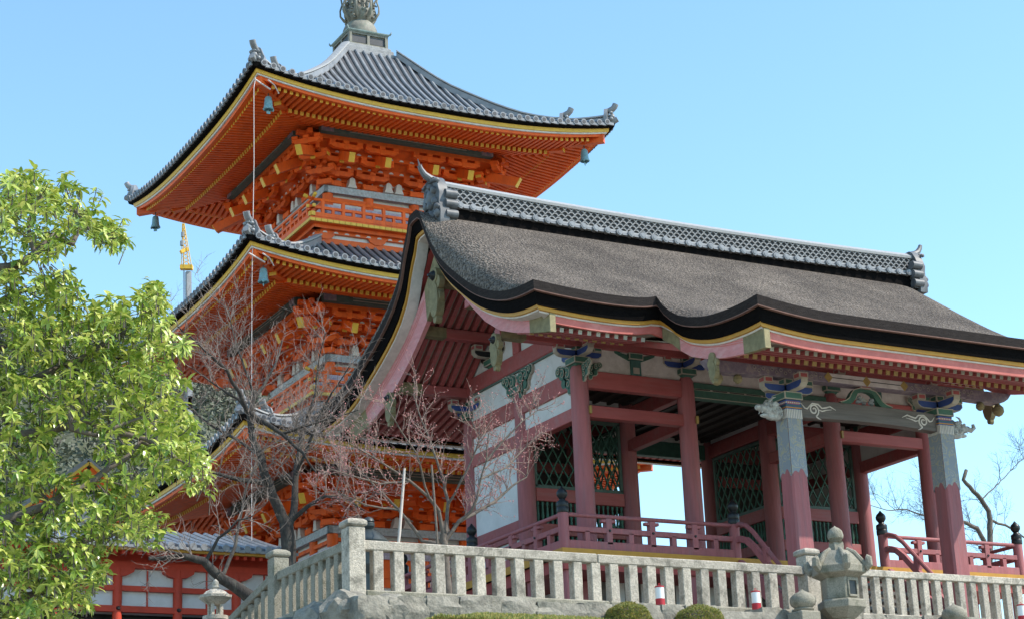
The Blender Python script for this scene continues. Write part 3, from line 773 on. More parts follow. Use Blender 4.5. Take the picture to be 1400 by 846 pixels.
# ---------------- brackets
def bracket(x, y, z, s=1.0, ax=True, ay=True, arm=2):
    mats = [M['green'], M['cream'], M['blue'], M['roseb'], M['black']]
    mb = MB(); G, C_, Bl, Rd = 0, 1, 2, 3
    mb.m = G; mb.lathe((x, y, z-.055*s), [(.16*s, 0), (.23*s, .06*s)], 4, math.pi/4)
    mb.framed((x, y, z+.085*s), .42*s, .42*s, .15*s, G, C_)
    root = mb.build('bracket_set', mats, gate)
    mb = MB(); L_ = 1.18*s
    for on, d in ((ax, Vector((1, 0, 0))), (ay, Vector((0, 1, 0)))):
        if not on: continue
        c = Vector((x, y, z+.245*s)); n = d.cross(Vector((0, 0, 1)))
        prof = [(-L_/2, .085*s), (-L_/2, .01*s), (-L_/2+.08*s, -.06*s), (-L_/2+.16*s, -.075*s), (L_/2-.16*s, -.075*s), (L_/2-.08*s, -.06*s), (L_/2, .01*s), (L_/2, .085*s)]
        mb.m = C_; mb.prism(prof, c-n*.075*s, d, (0, 0, 1), .15*s)
        mb.m = arm; mb.prism([(p_*.965, q_*.80) for p_, q_ in prof], c-n*.080*s, d, (0, 0, 1), .16*s)
        mb.m = Rd; mb.framed(c+n*0, .2*s, .2*s, .14*s, Rd, C_, .2)
    mb.build('bracket_arm', mats, root)
    pos = [(0, 0)]
    if ax: pos += [(-.48*s, 0), (.48*s, 0)]
    if ay: pos += [(0, -.48*s), (0, .48*s)]
    for k, (dx, dy) in enumerate(pos):
        mb = MB(); mb.framed((x+dx, y+dy, z+.395*s), .2*s, .2*s, .12*s, Rd if k % 2 else G, C_, .2)
        mb.build('bearing_block', mats, root)
    return root
for x in CXS:
    bracket(x, 0, ZT+.03, .92); bracket(x, 2*D, ZT+.03, .92)
for x in (0, WID): bracket(x, D, ZT+.03, .92, ax=False, arm=0)
for x in (0, WID):  # smaller ones on the gable under the middle purlins
    for y in (1.25, 3.5): bracket(x-.0, y, 13.32, .95, arm=4)
PCX = (CXS[1], CXS[2])
for x in PCX: bracket(x, PYF, 10.985, 1.0)

# scroll carvings beneath the brackets of the corner columns
def scroll(org, e1, e2, s, name='scroll_carving', flip=1, th=1.0):
    o = Vector(org); e1 = Vector(e1); e2 = Vector(e2); nn = e1.cross(e2).normalized()
    mb = MB(); lobes = [(0.16, -.10, .17), (.36, -.06, .15), (.52, .02, .11), (.14, -.32, .13), (.30, -.28, .12), (.10, -.48, .08)]
    for dpt, gr, mi in ((.03, .022, 1), (.038, -.008, 0)):
        mb.m = mi
        for a, b, r in lobes:
            mb.prism(circ(14, (r+gr)*s, a*s*flip, b*s), o-nn*dpt*s*1.2*th, e1, e2, dpt*2.4*s*th)
    mb.m = 1
    for a, b, r in lobes[:4]:
        for sg in (-1, 1):
            pts = []
            for k in range(15):
                t = k/14; an = 1.2+t*2*math.pi*1.15; rr = r*(.75-.6*t)*s
                pts.append(o+e1*(a*s*flip+rr*math.cos(an))+e2*(b*s+rr*math.sin(an))+nn*(sg*.047*s*th))
            mb.tube(pts, .011*s, 5)
    return mb.build(name, [M['green'], M['cream']], gate, smooth=True)
for x, sg in ((0, 1), (WID, -1)):
    scroll((x, .14, ZT+.03), (0, 1, 0), (0, 0, 1), 1.0, th=2.2); scroll((x+sg*.14, -.12, ZT+.03), (1, 0, 0), (0, 0, 1), .55, flip=sg)
    for q in (-1, 1): scroll((x, D+q*.06, ZT+.42), (0, 1, 0), (0, 0, 1), .95, flip=q, th=3.2)
    scroll((x, -.15, ZT-.02), (0, 1, 0), (0, 0, 1), .6, flip=-1)
    for yy in (1.25, 3.5):
        scroll((x, yy+.3, 13.62), (0, 1, 0), (0, 0, 1), .6); scroll((x, yy-.3, 13.62), (0, 1, 0), (0, 0, 1), .6, flip=-1)
# struts in the side bays (front) and frog-leg strut on the porch beam
for cx in ((CXS[0]+CXS[1])/2+.05, (CXS[2]+CXS[3])/2):
    mb = MB(); mb.m = 0; mb.box(cx-.12, cx+.12, -.09, .05, 12.29, 12.62); mb.m = 1
    mb.box(cx-.075, cx+.075, -.096, -.09, 12.33, 12.46); mb.m = 2; mb.framed((cx, -.02, 12.70), .34, .2, .14, 2, 1, .15)
    mb.m = 2
    for q in (-1, 1): mb.prism([(q*.12, 12.70), (q*.50, 12.80), (q*.48, 12.74), (q*.3, 12.66), (q*.14, 12.60)][::q], (cx, .03, 0), (1, 0, 0), (0, 0, 1), .1)
    mb.build('strut', [M['greend'], M['cream'], M['green']], gate)

# ---------------- porch
def sleeve_profile(w, z0, z1):   # scalloped hem
    n = 16; return [(-w+2*w*k/n, z0+.10*abs(math.sin(math.pi*(k/n)*2.0+.5))-.05*math.cos(k/n*6.0)) for k in range(n+1)] + [(w, z1), (-w, z1)]
for x in PCX:
    h = .19; ch = .035
    mb = MB(); sec = [(-h+ch, -h), (h-ch, -h), (h, -h+ch), (h, h-ch), (h-ch, h), (-h+ch, h), (-h, h-ch), (-h, -h+ch)]
    vs = []; 
    zs = [6.72, 9.0, 10.96]; ks = [1.08, 1.02, .93]
    for z, k in zip(zs, ks): vs += [(x+a*k, PYF+b*k, z) for a, b in sec]
    fs = [(i*8+k, i*8+(k+1) % 8, (i+1)*8+(k+1) % 8, (i+1)*8+k) for i in range(2) for k in range(8)] + [tuple(range(7, -1, -1)), tuple(range(16, 24))]
    mb.add(vs, fs); pc = mb.build('porch_column', M['rose'], gate)
    mb = MB(); H2 = h-ch*.6
    hemz = 9.50
    for e1, nn in (((1, 0, 0), (0, -1, 0)), ((0, -1, 0), (-1, 0, 0)), ((0, 1, 0), (1, 0, 0)), ((-1, 0, 0), (0, 1, 0))):
        org = Vector((x, PYF, 0))+Vector(nn)*(h*1.02+.001)
        poly = sleeve_profile(H2, hemz, 10.80)
        # lean the sleeve with the taper of the column
        n = len(poly); e1v = Vector(e1); nv = Vector(nn)
        vs = []
        for a, b in poly:
            k = 1.02-.09*(b-9.0)/1.96+.012
            vs.append(Vector((x, PYF, b))+nv*(h*k)+e1v*(a*k*1.09))
        mb.add(vs, [tuple(range(n))])
    mb.build('painted_sleeve', M['brocade'], pc)
    mb = MB()
    mb.m = 0; mb.box(x-.183, x+.183, PYF-.183, PYF+.183, 10.80, 10.90); mb.m = 1; mb.box(x-.186, x+.186, PYF-.186, PYF+.186, 10.82, 10.845)
    mb.m = 2; mb.box(x-.186, x+.186, PYF-.186, PYF+.186, 10.865, 10.885)
    mb.m = 3
    for k in range(9):
        a = -.165+k*.041
        for q in (-1, 1):
            mb.box(x+a-.011, x+a+.011, PYF+q*.186-.004, PYF+q*.186+.004, 10.62, 10.80); mb.box(x+q*.186-.004, x+q*.186+.004, PYF+a-.011, PYF+a+.011, 10.62, 10.80)
    mb.m = 0; mb.box(x-.176, x+.176, PYF-.176, PYF+.176, 10.90, 10.985)
    mb.m = 3
    for k in range(8):
        a = -.16+k*.045
        mb.box(x+a-.012, x+a+.012, PYF-.182, PYF-.174, 10.92, 10.945); mb.box(x-.182, x-.174, PYF+a-.012, PYF+a+.012, 10.92, 10.945)
    mb.build('painted_band', [M['blue'], M['ochre'], M['green'], M['whitepaint']], pc)
    mb = MB(); mb.box(x-.36, x+.36, PYF-.36, PYF+.36, 6.6, 6.74); mb.build('plinth', M['stone'], pc, bevel=.02)
# rainbow beam with white spirals
mb = MB(); t = []; b = []
bx0, bx1 = PCX[0]+.17, PCX[1]-.17
n = 20
poly = [(bx0+(bx1-bx0)*k/n, 10.67+.05*math.sin(math.pi*k/n)) for k in range(n+1)] + [(bx1-(bx1-bx0)*k/n, 11.035+.03*math.sin(math.pi*k/n)) for k in range(n+1)]
mb.prism(poly, (0, PYF+.11, 0), (1, 0, 0), (0, 0, 1), .22)
rb = mb.build('rainbow_beam', M['greywood'], gate, bevel=.01)
for k0, sg in ((bx0, 1), (bx1, -1)):
    mb = MB()
    def P(a, b): return (k0+sg*a, PYF-.116, 10.84+b)
    sp = []
    for k in range(26):
        tt = k/25; an = -1.2+tt*2*math.pi*1.6; rr = .125*(1-.8*tt); sp.append(P(.36+rr*math.cos(an), .01+rr*math.sin(an)))
    mb.tube(sp, .016, 5)
    mb.tube([P(.40, -.115), P(.46, -.155), P(.52, -.175)], [.016, .013, .004], 5)
    mb.tube([P(.06, .12), P(.14, .03), P(.2, .02), P(.26, .08), P(.33, .135)], [.006, .014, .016, .016, .014], 5)
    mb.tube([P(.33, .14), P(.47, .13), P(.56, .06), P(.66, .08), P(.76, .11), P(.9, .05)], [.014, .017, .017, .016, .014, .005], 5)
    mb.tube([P(.48, .02), P(.56, .0), P(.66, .03), P(.80, .05)], [.012, .014, .012, .004], 5)
    mb.build('white_spiral', M['whitepaint'], rb, smooth=True)
# frog-leg strut above
mb = MB(); cx = MIDX
leg = [(.60, 0), (.66, .03), (.52, .07), (.42, .13), (.34, .25), (.27, .32), (.12, .36), (0, .37), (0, .30), (.10, .29), (.19, .25), (.25, .15), (.32, .06), (.40, .01)]
for q in (-1, 1):
    for dd, k, mi in ((.06, 1, 0),):
        mb.m = mi; poly = [(q*a, b) for a, b in leg]; mb.prism(poly if q > 0 else poly[::-1], (cx, PYF+dd, 11.06), (1, 0, 0), (0, 0, 1), dd*2)
    mb.m = 1; mb.tube([(cx+q*a, PYF-.065, 11.06+b) for a, b in leg[:8]], .011, 5)
rnd = random.Random(8)
mb.m = 2
for k in range(10): mb.blob((cx+rnd.uniform(-.2, .2), PYF, 11.12+rnd.uniform(0, .12)), (.06, .05, .05), 1, .2, rnd)
mb.m = 0; mb.framed((cx, PYF, 11.46), .26, .2, .1, 3, 1, .2)
mb.build('frog_leg_strut', [M['green'], M['cream'], M['brocade'], M['roseb']], gate, smooth=True, angle=30)
# porch purlin, painted, with shaped ends
pz0, pz1 = 11.385, 11.64
mb = MB(); mb.box(1.9, WID-1.9, PYF-.13, PYF+.13, pz0+.06, pz1); 
pp = mb.build('porch_purlin', M['purple'], gate, bevel=.01)
mb = MB(); c0, c1 = MIDX-.95, MIDX+.95; yf = PYF-.134
mb.m = 0; mb.box(c0, c1, yf-.002, yf+.004, pz0+.07, pz1-.01)
mb.m = 1; mb.box(c0, c1, yf-.004, yf, pz0+.155, pz0+.17)
mb.m = 2
for cx in (c0, c1, MIDX): mb.prism([(-.10, 0), (0, -.11), (.10, 0), (0, .11)], (cx, yf+.0, pz0+.16), (1, 0, 0), (0, 0, 1), .008)
mb.m = 3
rnd = random.Random(4)
for q in (-1, 1):
    for k in range(16):
        a = MIDX+q*(1.15+k*.105); mb.tube([(a+.032*math.cos(t_), yf-.003, pz0+.16+rnd.uniform(-.004, .004)+.05*(k % 2)-.02+.032*math.sin(t_)) for t_ in [2*math.pi*u/8 for u in range(9)]], .006, 4)
mb.build('purlin_painting', [M['whitepaint'], M['black'], M['goldend'], M['cream']], pp)
for s, xe in ((-1, 1.9), (1, WID-1.9)):
    mb = MB(); 
    poly = [(0, .05), (.85, .03), (1.0, .07), (1.12, .14), (1.22, .255), (0, .255)]
    mb.prism([(s*a, b) for a, b in poly][::s], (xe, PYF+.12, pz0), (1, 0, 0), (0, 0, 1), .24)
    o = mb.build('purlin_nosing', M['purple'], pp)
    for dx, r in ((.44, .09), (.93, .12)):
        mb = MB(); mb.lathe((xe+s*dx, PYF, pz0-.10 if r > .1 else pz0-.05), [(.01, -r*1.0), (r*.6, -r*.75), (r, -.02), (r*.95, r*.5), (r*.55, r*.95), (r*.3, r*1.3)], 12)
        mb.build('pendant_knob', M['patina'], o, smooth=True)
M['beast'] = mat('faded_white_carving', (0.42, 0.42, 0.40), 0.75, 0.3, 14, bump=.4, bscale=30, stain=(0.22, 0.23, 0.22), stain_amt=.8, stain_scale=6)
# carved beast heads at the column tops
def beast(x, s):
    mb = MB(); rnd = random.Random(11); y = PYF; z = 10.80
    mb.blob((x+s*.32, y, z+.0), (.20, .13, .16), 3, .03, rnd)
    mb.blob((x+s*.20, y, z-.05), (.14, .14, .17), 2, .05, rnd)
    mb.blob((x+s*.50, y, z+.01), (.13, .09, .09), 2, .03, rnd)
    mb.blob((x+s*.62, y, z+.02), (.06, .075, .06), 2)
    mb.blob((x+s*.44, y, z-.13), (.14, .07, .045), 2)
    mb.blob((x+s*.30, y, z-.15), (.15, .10, .06), 2)
    for q in (-1, 1):
        mb.blob((x+s*.48, y+q*.075, z+.08), (.035, .03, .035), 2)
        mb.blob((x+s*.28, y+q*.12, z+.08), (.08, .03, .06), 2)
        mb.tube([(x+s*.40, y+q*.08, z+.12), (x+s*.34, y+q*.10, z+.20), (x+s*.25, y+q*.10, z+.23)], [.03, .022, .006], 6)
        mb.tube([(x+s*.55, y+q*.05, z-.05), (x+s*.57, y+q*.055, z-.1)], [.014, .003], 5)
        for k in range(5):
            c = (x+s*(.18+.05*k), y+q*.125, z-.12+.05*((k*2) % 5))
            mb.tube([(c[0]+s*(.045-.03*u/8)*math.cos(u*.9), c[1]+q*.012, c[2]+(.045-.03*u/8)*math.sin(u*.9)) for u in range(9)], .012, 5)
    if s > 0: mb.tube([(x+s*.60, y, z+.03), (x+s*.72, y, z-.0), (x+s*.80, y, z+.06), (x+s*.78, y, z+.14)], [.06, .05, .045, .03], 8)
    mb.build('carved_beast_head', M['beast'], gate, smooth=True, angle=60)
beast(PCX[0]-.1, -1); beast(PCX[1]+.1, 1)
# ---------------- veranda
vx0, vx1, vy0, vy1 = -1.25, WID+1.25, -1.2, 2*D+1.1
FL = 8.30
mb = MB(); mb.box(vx0-.1, vx1+.1, vy0-.1, vy1+.1, FL-.10, FL); vf = mb.build('veranda_floor', M['dark'], gate)
mb = MB(); mb.box(vx0-.12, vx1+.12, vy0-.12, vy0-.1, FL-.12, FL+.03); mb.box(vx0-.12, vx0-.1, vy0-.1, vy1+.12, FL-.12, FL+.03); mb.box(vx1+.1, vx1+.12, vy0-.1, vy1+.12, FL-.12, FL+.03)
mb.build('ochre_floor_edge', M['ochre'], vf)
mb = MB(); mb.box(vx0-.04, vx1+.04, vy0-.04, vy1+.04, FL-.36, FL-.13); mb.build('floor_joists', M['rosed'], vf)
ml = Many()
for i in range(9):
    x = vx0+.1+i*(vx1-vx0-.2)/8
    for y in (vy0+.1, vy1-.1): ml.new().box(x-.08, x+.08, y-.08, y+.08, 6.6, FL-.35)
for i in range(1, 5):
    y = vy0+.1+i*(vy1-vy0-.2)/5
    for x in (vx0+.1, vx1-.1): ml.new().box(x-.08, x+.08, y-.08, y+.08, 6.6, FL-.35)
ml.build('veranda_post', M['rose'], gate, bevel=.01)
part_box('foundation_wall', 'white', -.1, WID+.1, -.12, 2*D+.1, 6.6, FL-.15, 0)
mb = MB()
for i in range(34):
    x = -.1+i*.275; mb.box(x, x+.09, -.15, -.12, 6.65, FL-.3)
mb.build('foundation_slats', M['greywood'], gate)
# balustrade
def brail(p, q, z, w, h, m='rose', name='balustrade_rail', round_=False):
    mb = MB()
    if round_: mb.tube([(p[0], p[1], z), (q[0], q[1], z)], w/2, 12)
    else: mb.beam((p[0], p[1], z), (q[0], q[1], z), w, h)
    return mb.build(name, M[m], gate, smooth=round_, bevel=0 if round_ else .008)
def run(p, q, first=True):
    p = Vector((*p, 0)); q = Vector((*q, 0)); L_ = (q-p).length; e = (q-p)/L_
    brail(p, q, 9.0, .085, .085, round_=True); brail(p, q, 8.72, .11, .105); brail(p, q, FL+.115, .13, .17)
    n = max(2, round(L_/1.05)); ml = Many()
    for k in range(n+1):
        c = p+e*(L_*k/n)
        if 0 < k < n:
            mb = ml.new(); mb.beam((c.x, c.y, FL+.15), (c.x, c.y, 8.96), .13, .13, tuple(e))
            mb.beam(c+e*-.16+Vector((0, 0, 8.91)), c+e*.16+Vector((0, 0, 8.91)), .1, .06)
        if k < n:
            d = p+e*(L_*(k+.5)/n); mb = ml.new(); mb.beam((d.x, d.y, FL+.15), (d.x, d.y, 8.70), .11, .11, tuple(e))
    ml.build('balustrade_strut', M['rose'], gate, bevel=.008)
    ml = Many(); nn = Vector((e.y, -e.x, 0))
    for k in range(1, n):
        c = p+e*(L_*k/n)+nn*.06+Vector((0, 0, 8.72)); ml.new().tube([c, c+nn*.03], [.03, .02], 8)
    ml.build('nail_cover', M['black'], gate, smooth=True)
def newel(x, y, zt=9.10, name='newel_post'):
    mb = MB(); mb.lathe((x, y, 0), [(.105, FL-.1), (.105, zt), (.1, zt+.02)], 16); o = mb.build(name, M['rose'], gate, smooth=True)
    mb = MB(); mb.lathe((x, y, zt), [(.112, -.08), (.118, -.06), (.118, .02), (.112, .03), (.118, .05), (.118, .12), (.108, .14), (.07, .16), (.055, .19), (.075, .21), (.105, .26), (.108, .31), (.085, .36), (.04, .40), (.012, .44)], 16)
    mb.build('finial', M['black'], o, smooth=True)
sx0, sx1 = 2.72, 6.50
run((vx0, vy0), (sx0, vy0)); run((sx1, vy0), (vx1, vy0)); run((vx0, vy1), (vx0, vy0)); run((vx1, vy0), (vx1, vy1)); run((vx1, vy1), (vx0, vy1))
for x, y in ((vx0, vy0), (vx1, vy0), (vx0, vy1), (vx1, vy1), (sx0, vy0), (sx1, vy0)): newel(x, y)
newel(vx0, 2.55)
# stair
ml = Many(); n = 7
for k in range(n):
    y0 = vy0-.12-.27*k; z1 = FL-.02-(k+1)*(FL-6.62)/(n+1)
    ml.new().box(sx0+.12, sx1-.12, y0-.29, y0, z1-.07, z1)
ml.build('stair_tread', M['greywood'], gate, bevel=.008)
for x in (sx0, sx1):
    mb = MB(); yb = vy0-.12-.27*n-.15
    mb.beam((x, vy0-.05, FL-.15), (x, yb, 6.72), .12, .34); mb.build('stair_stringer', M['rose'], gate, bevel=.01)
    curve = lambda dz: [(x, vy0, 8.98-dz), (x, vy0-.20, 9.00-dz), (x, vy0-.40, 8.93-dz), (x, vy0-.62, 8.76-dz), (x, vy0-.95, 8.42-dz), (x, vy0-1.4, 7.96-dz), (x, vy0-2.05, 7.30-dz)]
    mb = MB(); mb.tube(curve(0), .048, 10); mb.build('stair_handrail', M['rose'], gate, smooth=True)
    mb = MB(); c = curve(.30)
    for a, b in zip(c[:-1], c[1:]): mb.beam(a, b, .09, .12)
    mb.build('stair_midrail', M['rose'], gate, smooth=False)
    ml = Many()
    for k in (1.0, 1.55, 2.0): 
        t = k-.2; zt = 9.0-max(0, t-.25)*1.03; ml.new().box(x-.055, x+.055, vy0-k-.06, vy0-k+.06, zt-.95, zt-.05)
    ml.build('stair_strut', M['rose'], gate, bevel=.008)

# ---------------------------------------------------------------- pagoda
PCX_, PCY_, PYAW = 2.9142, 16.5777, -0.016033
PB = 6.22
pag = thing('pagoda', 'three storied vermilion pagoda with grey tiled roofs rising behind the gate', 'pagoda', (PCX_, PCY_, PB), rz=PYAW)
pag['_base'] = (0.0, 0.0, PB)      # parts are written in the pagoda's own axes, heights as in the world
rbase = pch([(5.55, 23.065), (4.5, 23.42), (3.7, 23.86), (3.05, 24.36), (2.5, 24.84), (2.0, 25.3), (.85, 26.68)])
LIFT = .42
SIDES = [((1, 0), (0, -1)), ((0, 1), (1, 0)), ((-1, 0), (0, 1)), ((0, -1), (-1, 0))]   # (lateral, outward)
def pp3(side, u, r, z): (a, b), (c, d) = SIDES[side]; return (a*u+c*r, b*u+d*r, z)
def storey(dz, s, top, name_i):
    e = s+.14; ks = (s-5.4)          # wider roofs keep the same pitch
    rin = .85 if top else 2.5
    def zb(r): return rbase(r-ks*max(0, min(1, (r-2.5)/3)))+dz-(0 if top else .11*max(0, 1-(r-2.5)/2.2))
    def lift(u, r): return LIFT*(abs(u)/e)**2.6*max(0, min(1, (r-1.0)/(e-1.0)))**1.5
    def zs(u, r): return zb(r)+lift(u, r)
    def ze(u): return LIFT*(abs(u)/s)**2.6          # eave curve
    yt = 22.915+dz                                   # top of the ochre strip at mid eave
    # tile bed
    mb = MB(); nr, nt = 14, 24
    for sd in range(4):
        vs = []; 
        for i in range(nr+1):
            r = rin+(e-rin)*i/nr
            for k in range(nt+1):
                t = -1+2*k/nt; u = t*r; vs.append(pp3(sd, u, r, zs(u, r)))
        mb.add(vs, [(i*(nt+1)+k, (i+1)*(nt+1)+k, (i+1)*(nt+1)+k+1, i*(nt+1)+k+1) for i in range(nr) for k in range(nt)])
    roof = mb.build('tiled_roof', M['tiled'], pag, smooth=True)
    # rows of round tiles with their end discs
    mb = MB(); me = Many(); mfl = Many(); sp = .262; n = int(e/sp)
    for sd in range(4):
        mf = mfl.new()
        for k in range(-n, n+1):
            u = k*sp; r0 = max(rin, abs(u)+.06)
            if e-r0 < .15: continue
            m_ = max(2, int((e-r0)/.38)); pts = [pp3(sd, u, r0+(e+.03-r0)*i/m_, zs(u, min(e, r0+(e+.03-r0)*i/m_))+.035) for i in range(m_+1)]
            mb.tube(pts, .056, 7)
            c = Vector(pp3(sd, u, e+.03, zs(u, e)+.005)); o = Vector(pp3(sd, 0, 1, 0)); 
            mx = me.new(); mx.tube([c-o*.02, c+o*.03], [.088, .088], 12); mx.m = 1; mx.tube([c+o*.028, c+o*.036], [.062, .058], 10)
            if k < n:
                uc = u+sp/2; c = Vector(pp3(sd, uc, e, zs(uc, e)-.05)); l = Vector(pp3(sd, 1, 0, 0))
                mf.beam(c-l*.09, c+l*.09, .08, .075)
    mb.build('roof_tile_rows', M['tile'], roof, smooth=True)
    me.build('round_eave_tile', [M['tile'], M['tiled']], roof, cap=33, rz=PYAW, org=(PCX_, PCY_, 0), smooth=True)
    mfl.build('flat_eave_tiles', M['tile'], roof)
    # eave strips: dark board, ochre, white, red
    def estrip(mb, ra, za, rb, zb_):
        K = 36
        for sd in range(4):
            vs = []
            for k in range(K+1):
                t = -1+2*k/K
                vs.append(pp3(sd, t*ra, ra, yt+ze(t*s)+za)); vs.append(pp3(sd, t*rb, rb, yt+ze(t*s)+zb_))
            mb.add(vs, [(2*k, 2*k+2, 2*k+3, 2*k+1) for k in range(K)])
    mb = MB(); estrip(mb, e, .13, e-.03, .015); estrip(mb, e-.03, .015, s-.02, .0); mb.build('eave_dark_board', M['band2'], roof)  # near-black board between the tile ends and the ochre strip
    mb = MB(); estrip(mb, s, .0, s-.015, -.10); estrip(mb, s-.015, -.10, s-.05, -.105); mb.build('ochre_eave_strip', M['yellow'], roof)
    mb = MB(); estrip(mb, s-.045, -.09, s-.055, -.15); estrip(mb, s-.055, -.15, s-.12, -.155); mb.build('white_eave_strip', M['whitepaint'], roof)
    mb = MB(); estrip(mb, s-.10, -.12, s-.12, -.225); estrip(mb, s-.12, -.225, s-1.35, -.05); estrip(mb, s-1.35, -.05, 2.0, .48)
    mb.build('soffit', M['vermd'], roof)
    # rafters
    mb = MB(); me = Many(); rs = .172; n = int((s-.3)/rs)
    def lf(u, r): return LIFT*(abs(u)/s)**2.6*(r/s)**2
    for sd in range(4):
        out = Vector(pp3(sd, 0, 1, 0))
        for k in range(-n, n+1):
            u = k*rs
            ro = s-.28
            ri = max(s-1.55, abs(u)+.05)
            if ro-ri > .1:
                a = Vector(pp3(sd, u, ro, yt-.20+lf(u, ro))); b = Vector(pp3(sd, u, ri, yt-.20+.16*(ro-ri)/1.3+lf(u, ri)))
                mb.beam(b, a, .085, .10); d = (a-b).normalized(); me.new().beam(a, a+d*.012, .087, .102)
            ro = s-1.25; ri = max(2.0, abs(u)+.05)
            if ro-ri > .1:
                a = Vector(pp3(sd, u, ro, yt-.17+lf(u, ro))); b = Vector(pp3(sd, u, ri, yt-.17+.27*(ro-ri)+lf(u, ri)))
                mb.beam(b, a, .095, .12); d = (a-b).normalized(); me.new().beam(a, a+d*.012, .097, .122)
    mb.build('rafters', M['verm'], roof); me.build('rafter_end', M['yellow'], roof, cap=33, rz=PYAW, org=(PCX_, PCY_, 0), )
    # plate between the two rafter tiers
    mb = MB(); estrip(mb, s-1.27, -.10, s-1.30, -.02); estrip(mb, s-1.22, -.10, s-1.27, -.10); mb.build('rafter_plate', M['verm'], roof)
    # hip rafters
    mb = Many(); me = Many()
    for q in range(4):
        sx, sy = ((-1, -1), (1, -1), (1, 1), (-1, 1))[q]
        def H(r, z): return Vector((sx*r, sy*r, z))
        mb.new().beam(H(2.0, yt+.42), H(s-.98, yt-.16+.22), .20, .28); d = (H(s-.98, yt+.06)-H(2.0, yt+.42)).normalized()
        me.new().beam(H(s-.98, yt+.06), H(s-.98, yt+.06)+d*.015, .205, .285)
        mb.new().beam(H(s-1.6, yt+.16), H(s-.12, yt+.12), .18, .24); 
    mb.build('hip_rafter', M['verm'], roof); me.build('hip_rafter_end', M['yellow'], roof)
    # hip ridges with end ornaments
    for q in range(4):
        sx, sy = ((-1, -1), (1, -1), (1, 1), (-1, 1))[q]
        d2 = Vector((sx, sy, 0)).normalized()
        def hz(r): return zs(r, r)
        def sweep(rs_, w, h, name, m, z0=-.02):
            mb = MB(); vs = []; sd_ = Vector((-d2.y, d2.x, 0))
            for r in rs_:
                c = Vector((sx*r, sy*r, hz(r)+z0))
                for a, b in ((-w, 0), (w, 0), (w*.95, h*.75), (w*.5, h), (-w*.5, h), (-w*.95, h*.75)): vs.append(c+sd_*a+Vector((0, 0, b)))
            m_ = len(rs_); fs = [(i*6+k, i*6+(k+1) % 6, (i+1)*6+(k+1) % 6, (i+1)*6+k) for i in range(m_-1) for k in range(6)]
            fs += [tuple(range(5, -1, -1)), tuple((m_-1)*6+k for k in range(6))]
            mb.add(vs, fs); return mb.build(name, M[m], roof, smooth=True, angle=30)
        ra = s-.92
        hr = sweep([rin+(ra-rin)*i/12 for i in range(13)], .11, .25, 'hip_ridge', 'tile')
        sweep([rin+(ra+.02-rin)*i/12 for i in range(13)], .13, .06, 'hip_ridge_cap', 'tilel', .21)
        sweep([ra+.05+(s-.02-ra)*i/6 for i in range(7)], .11, .22, 'lower_hip_ridge', 'tile')
        sweep([ra+.05+(s-.02-ra)*i/6 for i in range(7)], .13, .06, 'lower_hip_ridge_cap', 'tilel', .19)
        for r, sc__ in ((ra+.02, 1.0), (s+.04, 1.0)):
            mb = MB(); rnd = random.Random(int(r*100)); c = Vector((sx*r, sy*r, hz(min(r, e))+.12)); sd_ = Vector((-d2.y, d2.x, 0))
            poly = [(-.20, -.16), (.20, -.16), (.24, .02), (.18, .14), (.13, .28), (.05, .33), (-.05, .33), (-.13, .28), (-.18, .14), (-.24, .02)]
            mb.prism([(a*sc__, b*sc__) for a, b in poly], c-d2*.05, sd_, (0, 0, 1), -.10)
            for (a, b, rr) in ((0, .06, .09), (-.1, .16, .05), (.1, .16, .05), (-.12, -.04, .06), (.12, -.04, .06), (0, .2, .05)):
                p = c+d2*.05+sd_*a*sc__+Vector((0, 0, b*sc__)); mb.blob(p, (rr*sc__,)*3, 2, .1, rnd)
            p0 = c+Vector((0, 0, .26*sc__))
            mb.tube([p0-d2*.05, p0+d2*.08*sc__+Vector((0, 0, .04)), p0+d2*.14*sc__+Vector((0, 0, .10*sc__)), p0+d2*.18*sc__+Vector((0, 0, .18*sc__))], [.085, .09, .09, .09], 12)
            mb.build('ridge_end_tile', M['tile'], roof, smooth=True, angle=50)
        # corner tile at the very tip
        mb = MB(); c = Vector((sx*(s+.02), sy*(s+.02), hz(e)+.02)); mb.tube([c-d2*.2, c+d2*.12+Vector((0, 0, .02)), c+d2*.24+Vector((0, 0, .07))], [.09, .09, .085], 10)
        mb.build('corner_tile', M['tile'], roof, smooth=True)
    # outer purlin, painted grey green with lines
    for sd in range(4):
        mb = MB(); L_ = 2.69; a = Vector(pp3(sd, -L_, 3.2, 22.925+dz)); b = Vector(pp3(sd, L_, 3.2, 22.925+dz)); mb.beam(a, b, .2, .21)
        o = mb.build('painted_purlin', M['greyg'], pag)
        mb = MB(); out = Vector(pp3(sd, 0, 1, 0))
        for q in (-.03, .045): mb.beam(a*.84+b*.16+out*.103+Vector((0, 0, q)), a*.16+b*.84+out*.103+Vector((0, 0, q)), .006, .018)
        mb.build('painted_line', M['cream'], o)
        mb = MB()
        for p in (a, b): 
            c = p*.93+(a+b)*.035; mb.beam(c*1.0-(b-a)*.035+out*.101, c+(b-a)*.035+out*.101, .008, .2)
        mb.build('brocade_end', M['purple'], o)
    # walls
    W = 1.97; zf = 20.28+dz; zfl = 21.69+dz
    zb0 = PB if name_i == 0 else 19.75+dz
    if name_i == 0: zf = 8.1
    mb = MB()
    for q in range(4): 
        a, b = Vector(pp3(q, -W, W, 0)), Vector(pp3(q, W, W, 0)); nrm = Vector(pp3(q, 0, 1, 0))
        for z0, z1, m in ((zfl, 23.0+dz, 0),):
            mb.beam((a.x-nrm.x*.05, a.y-nrm.y*.05, (z0+z1)/2), (b.x-nrm.x*.05, b.y-nrm.y*.05, (z0+z1)/2), .1, z1-z0)
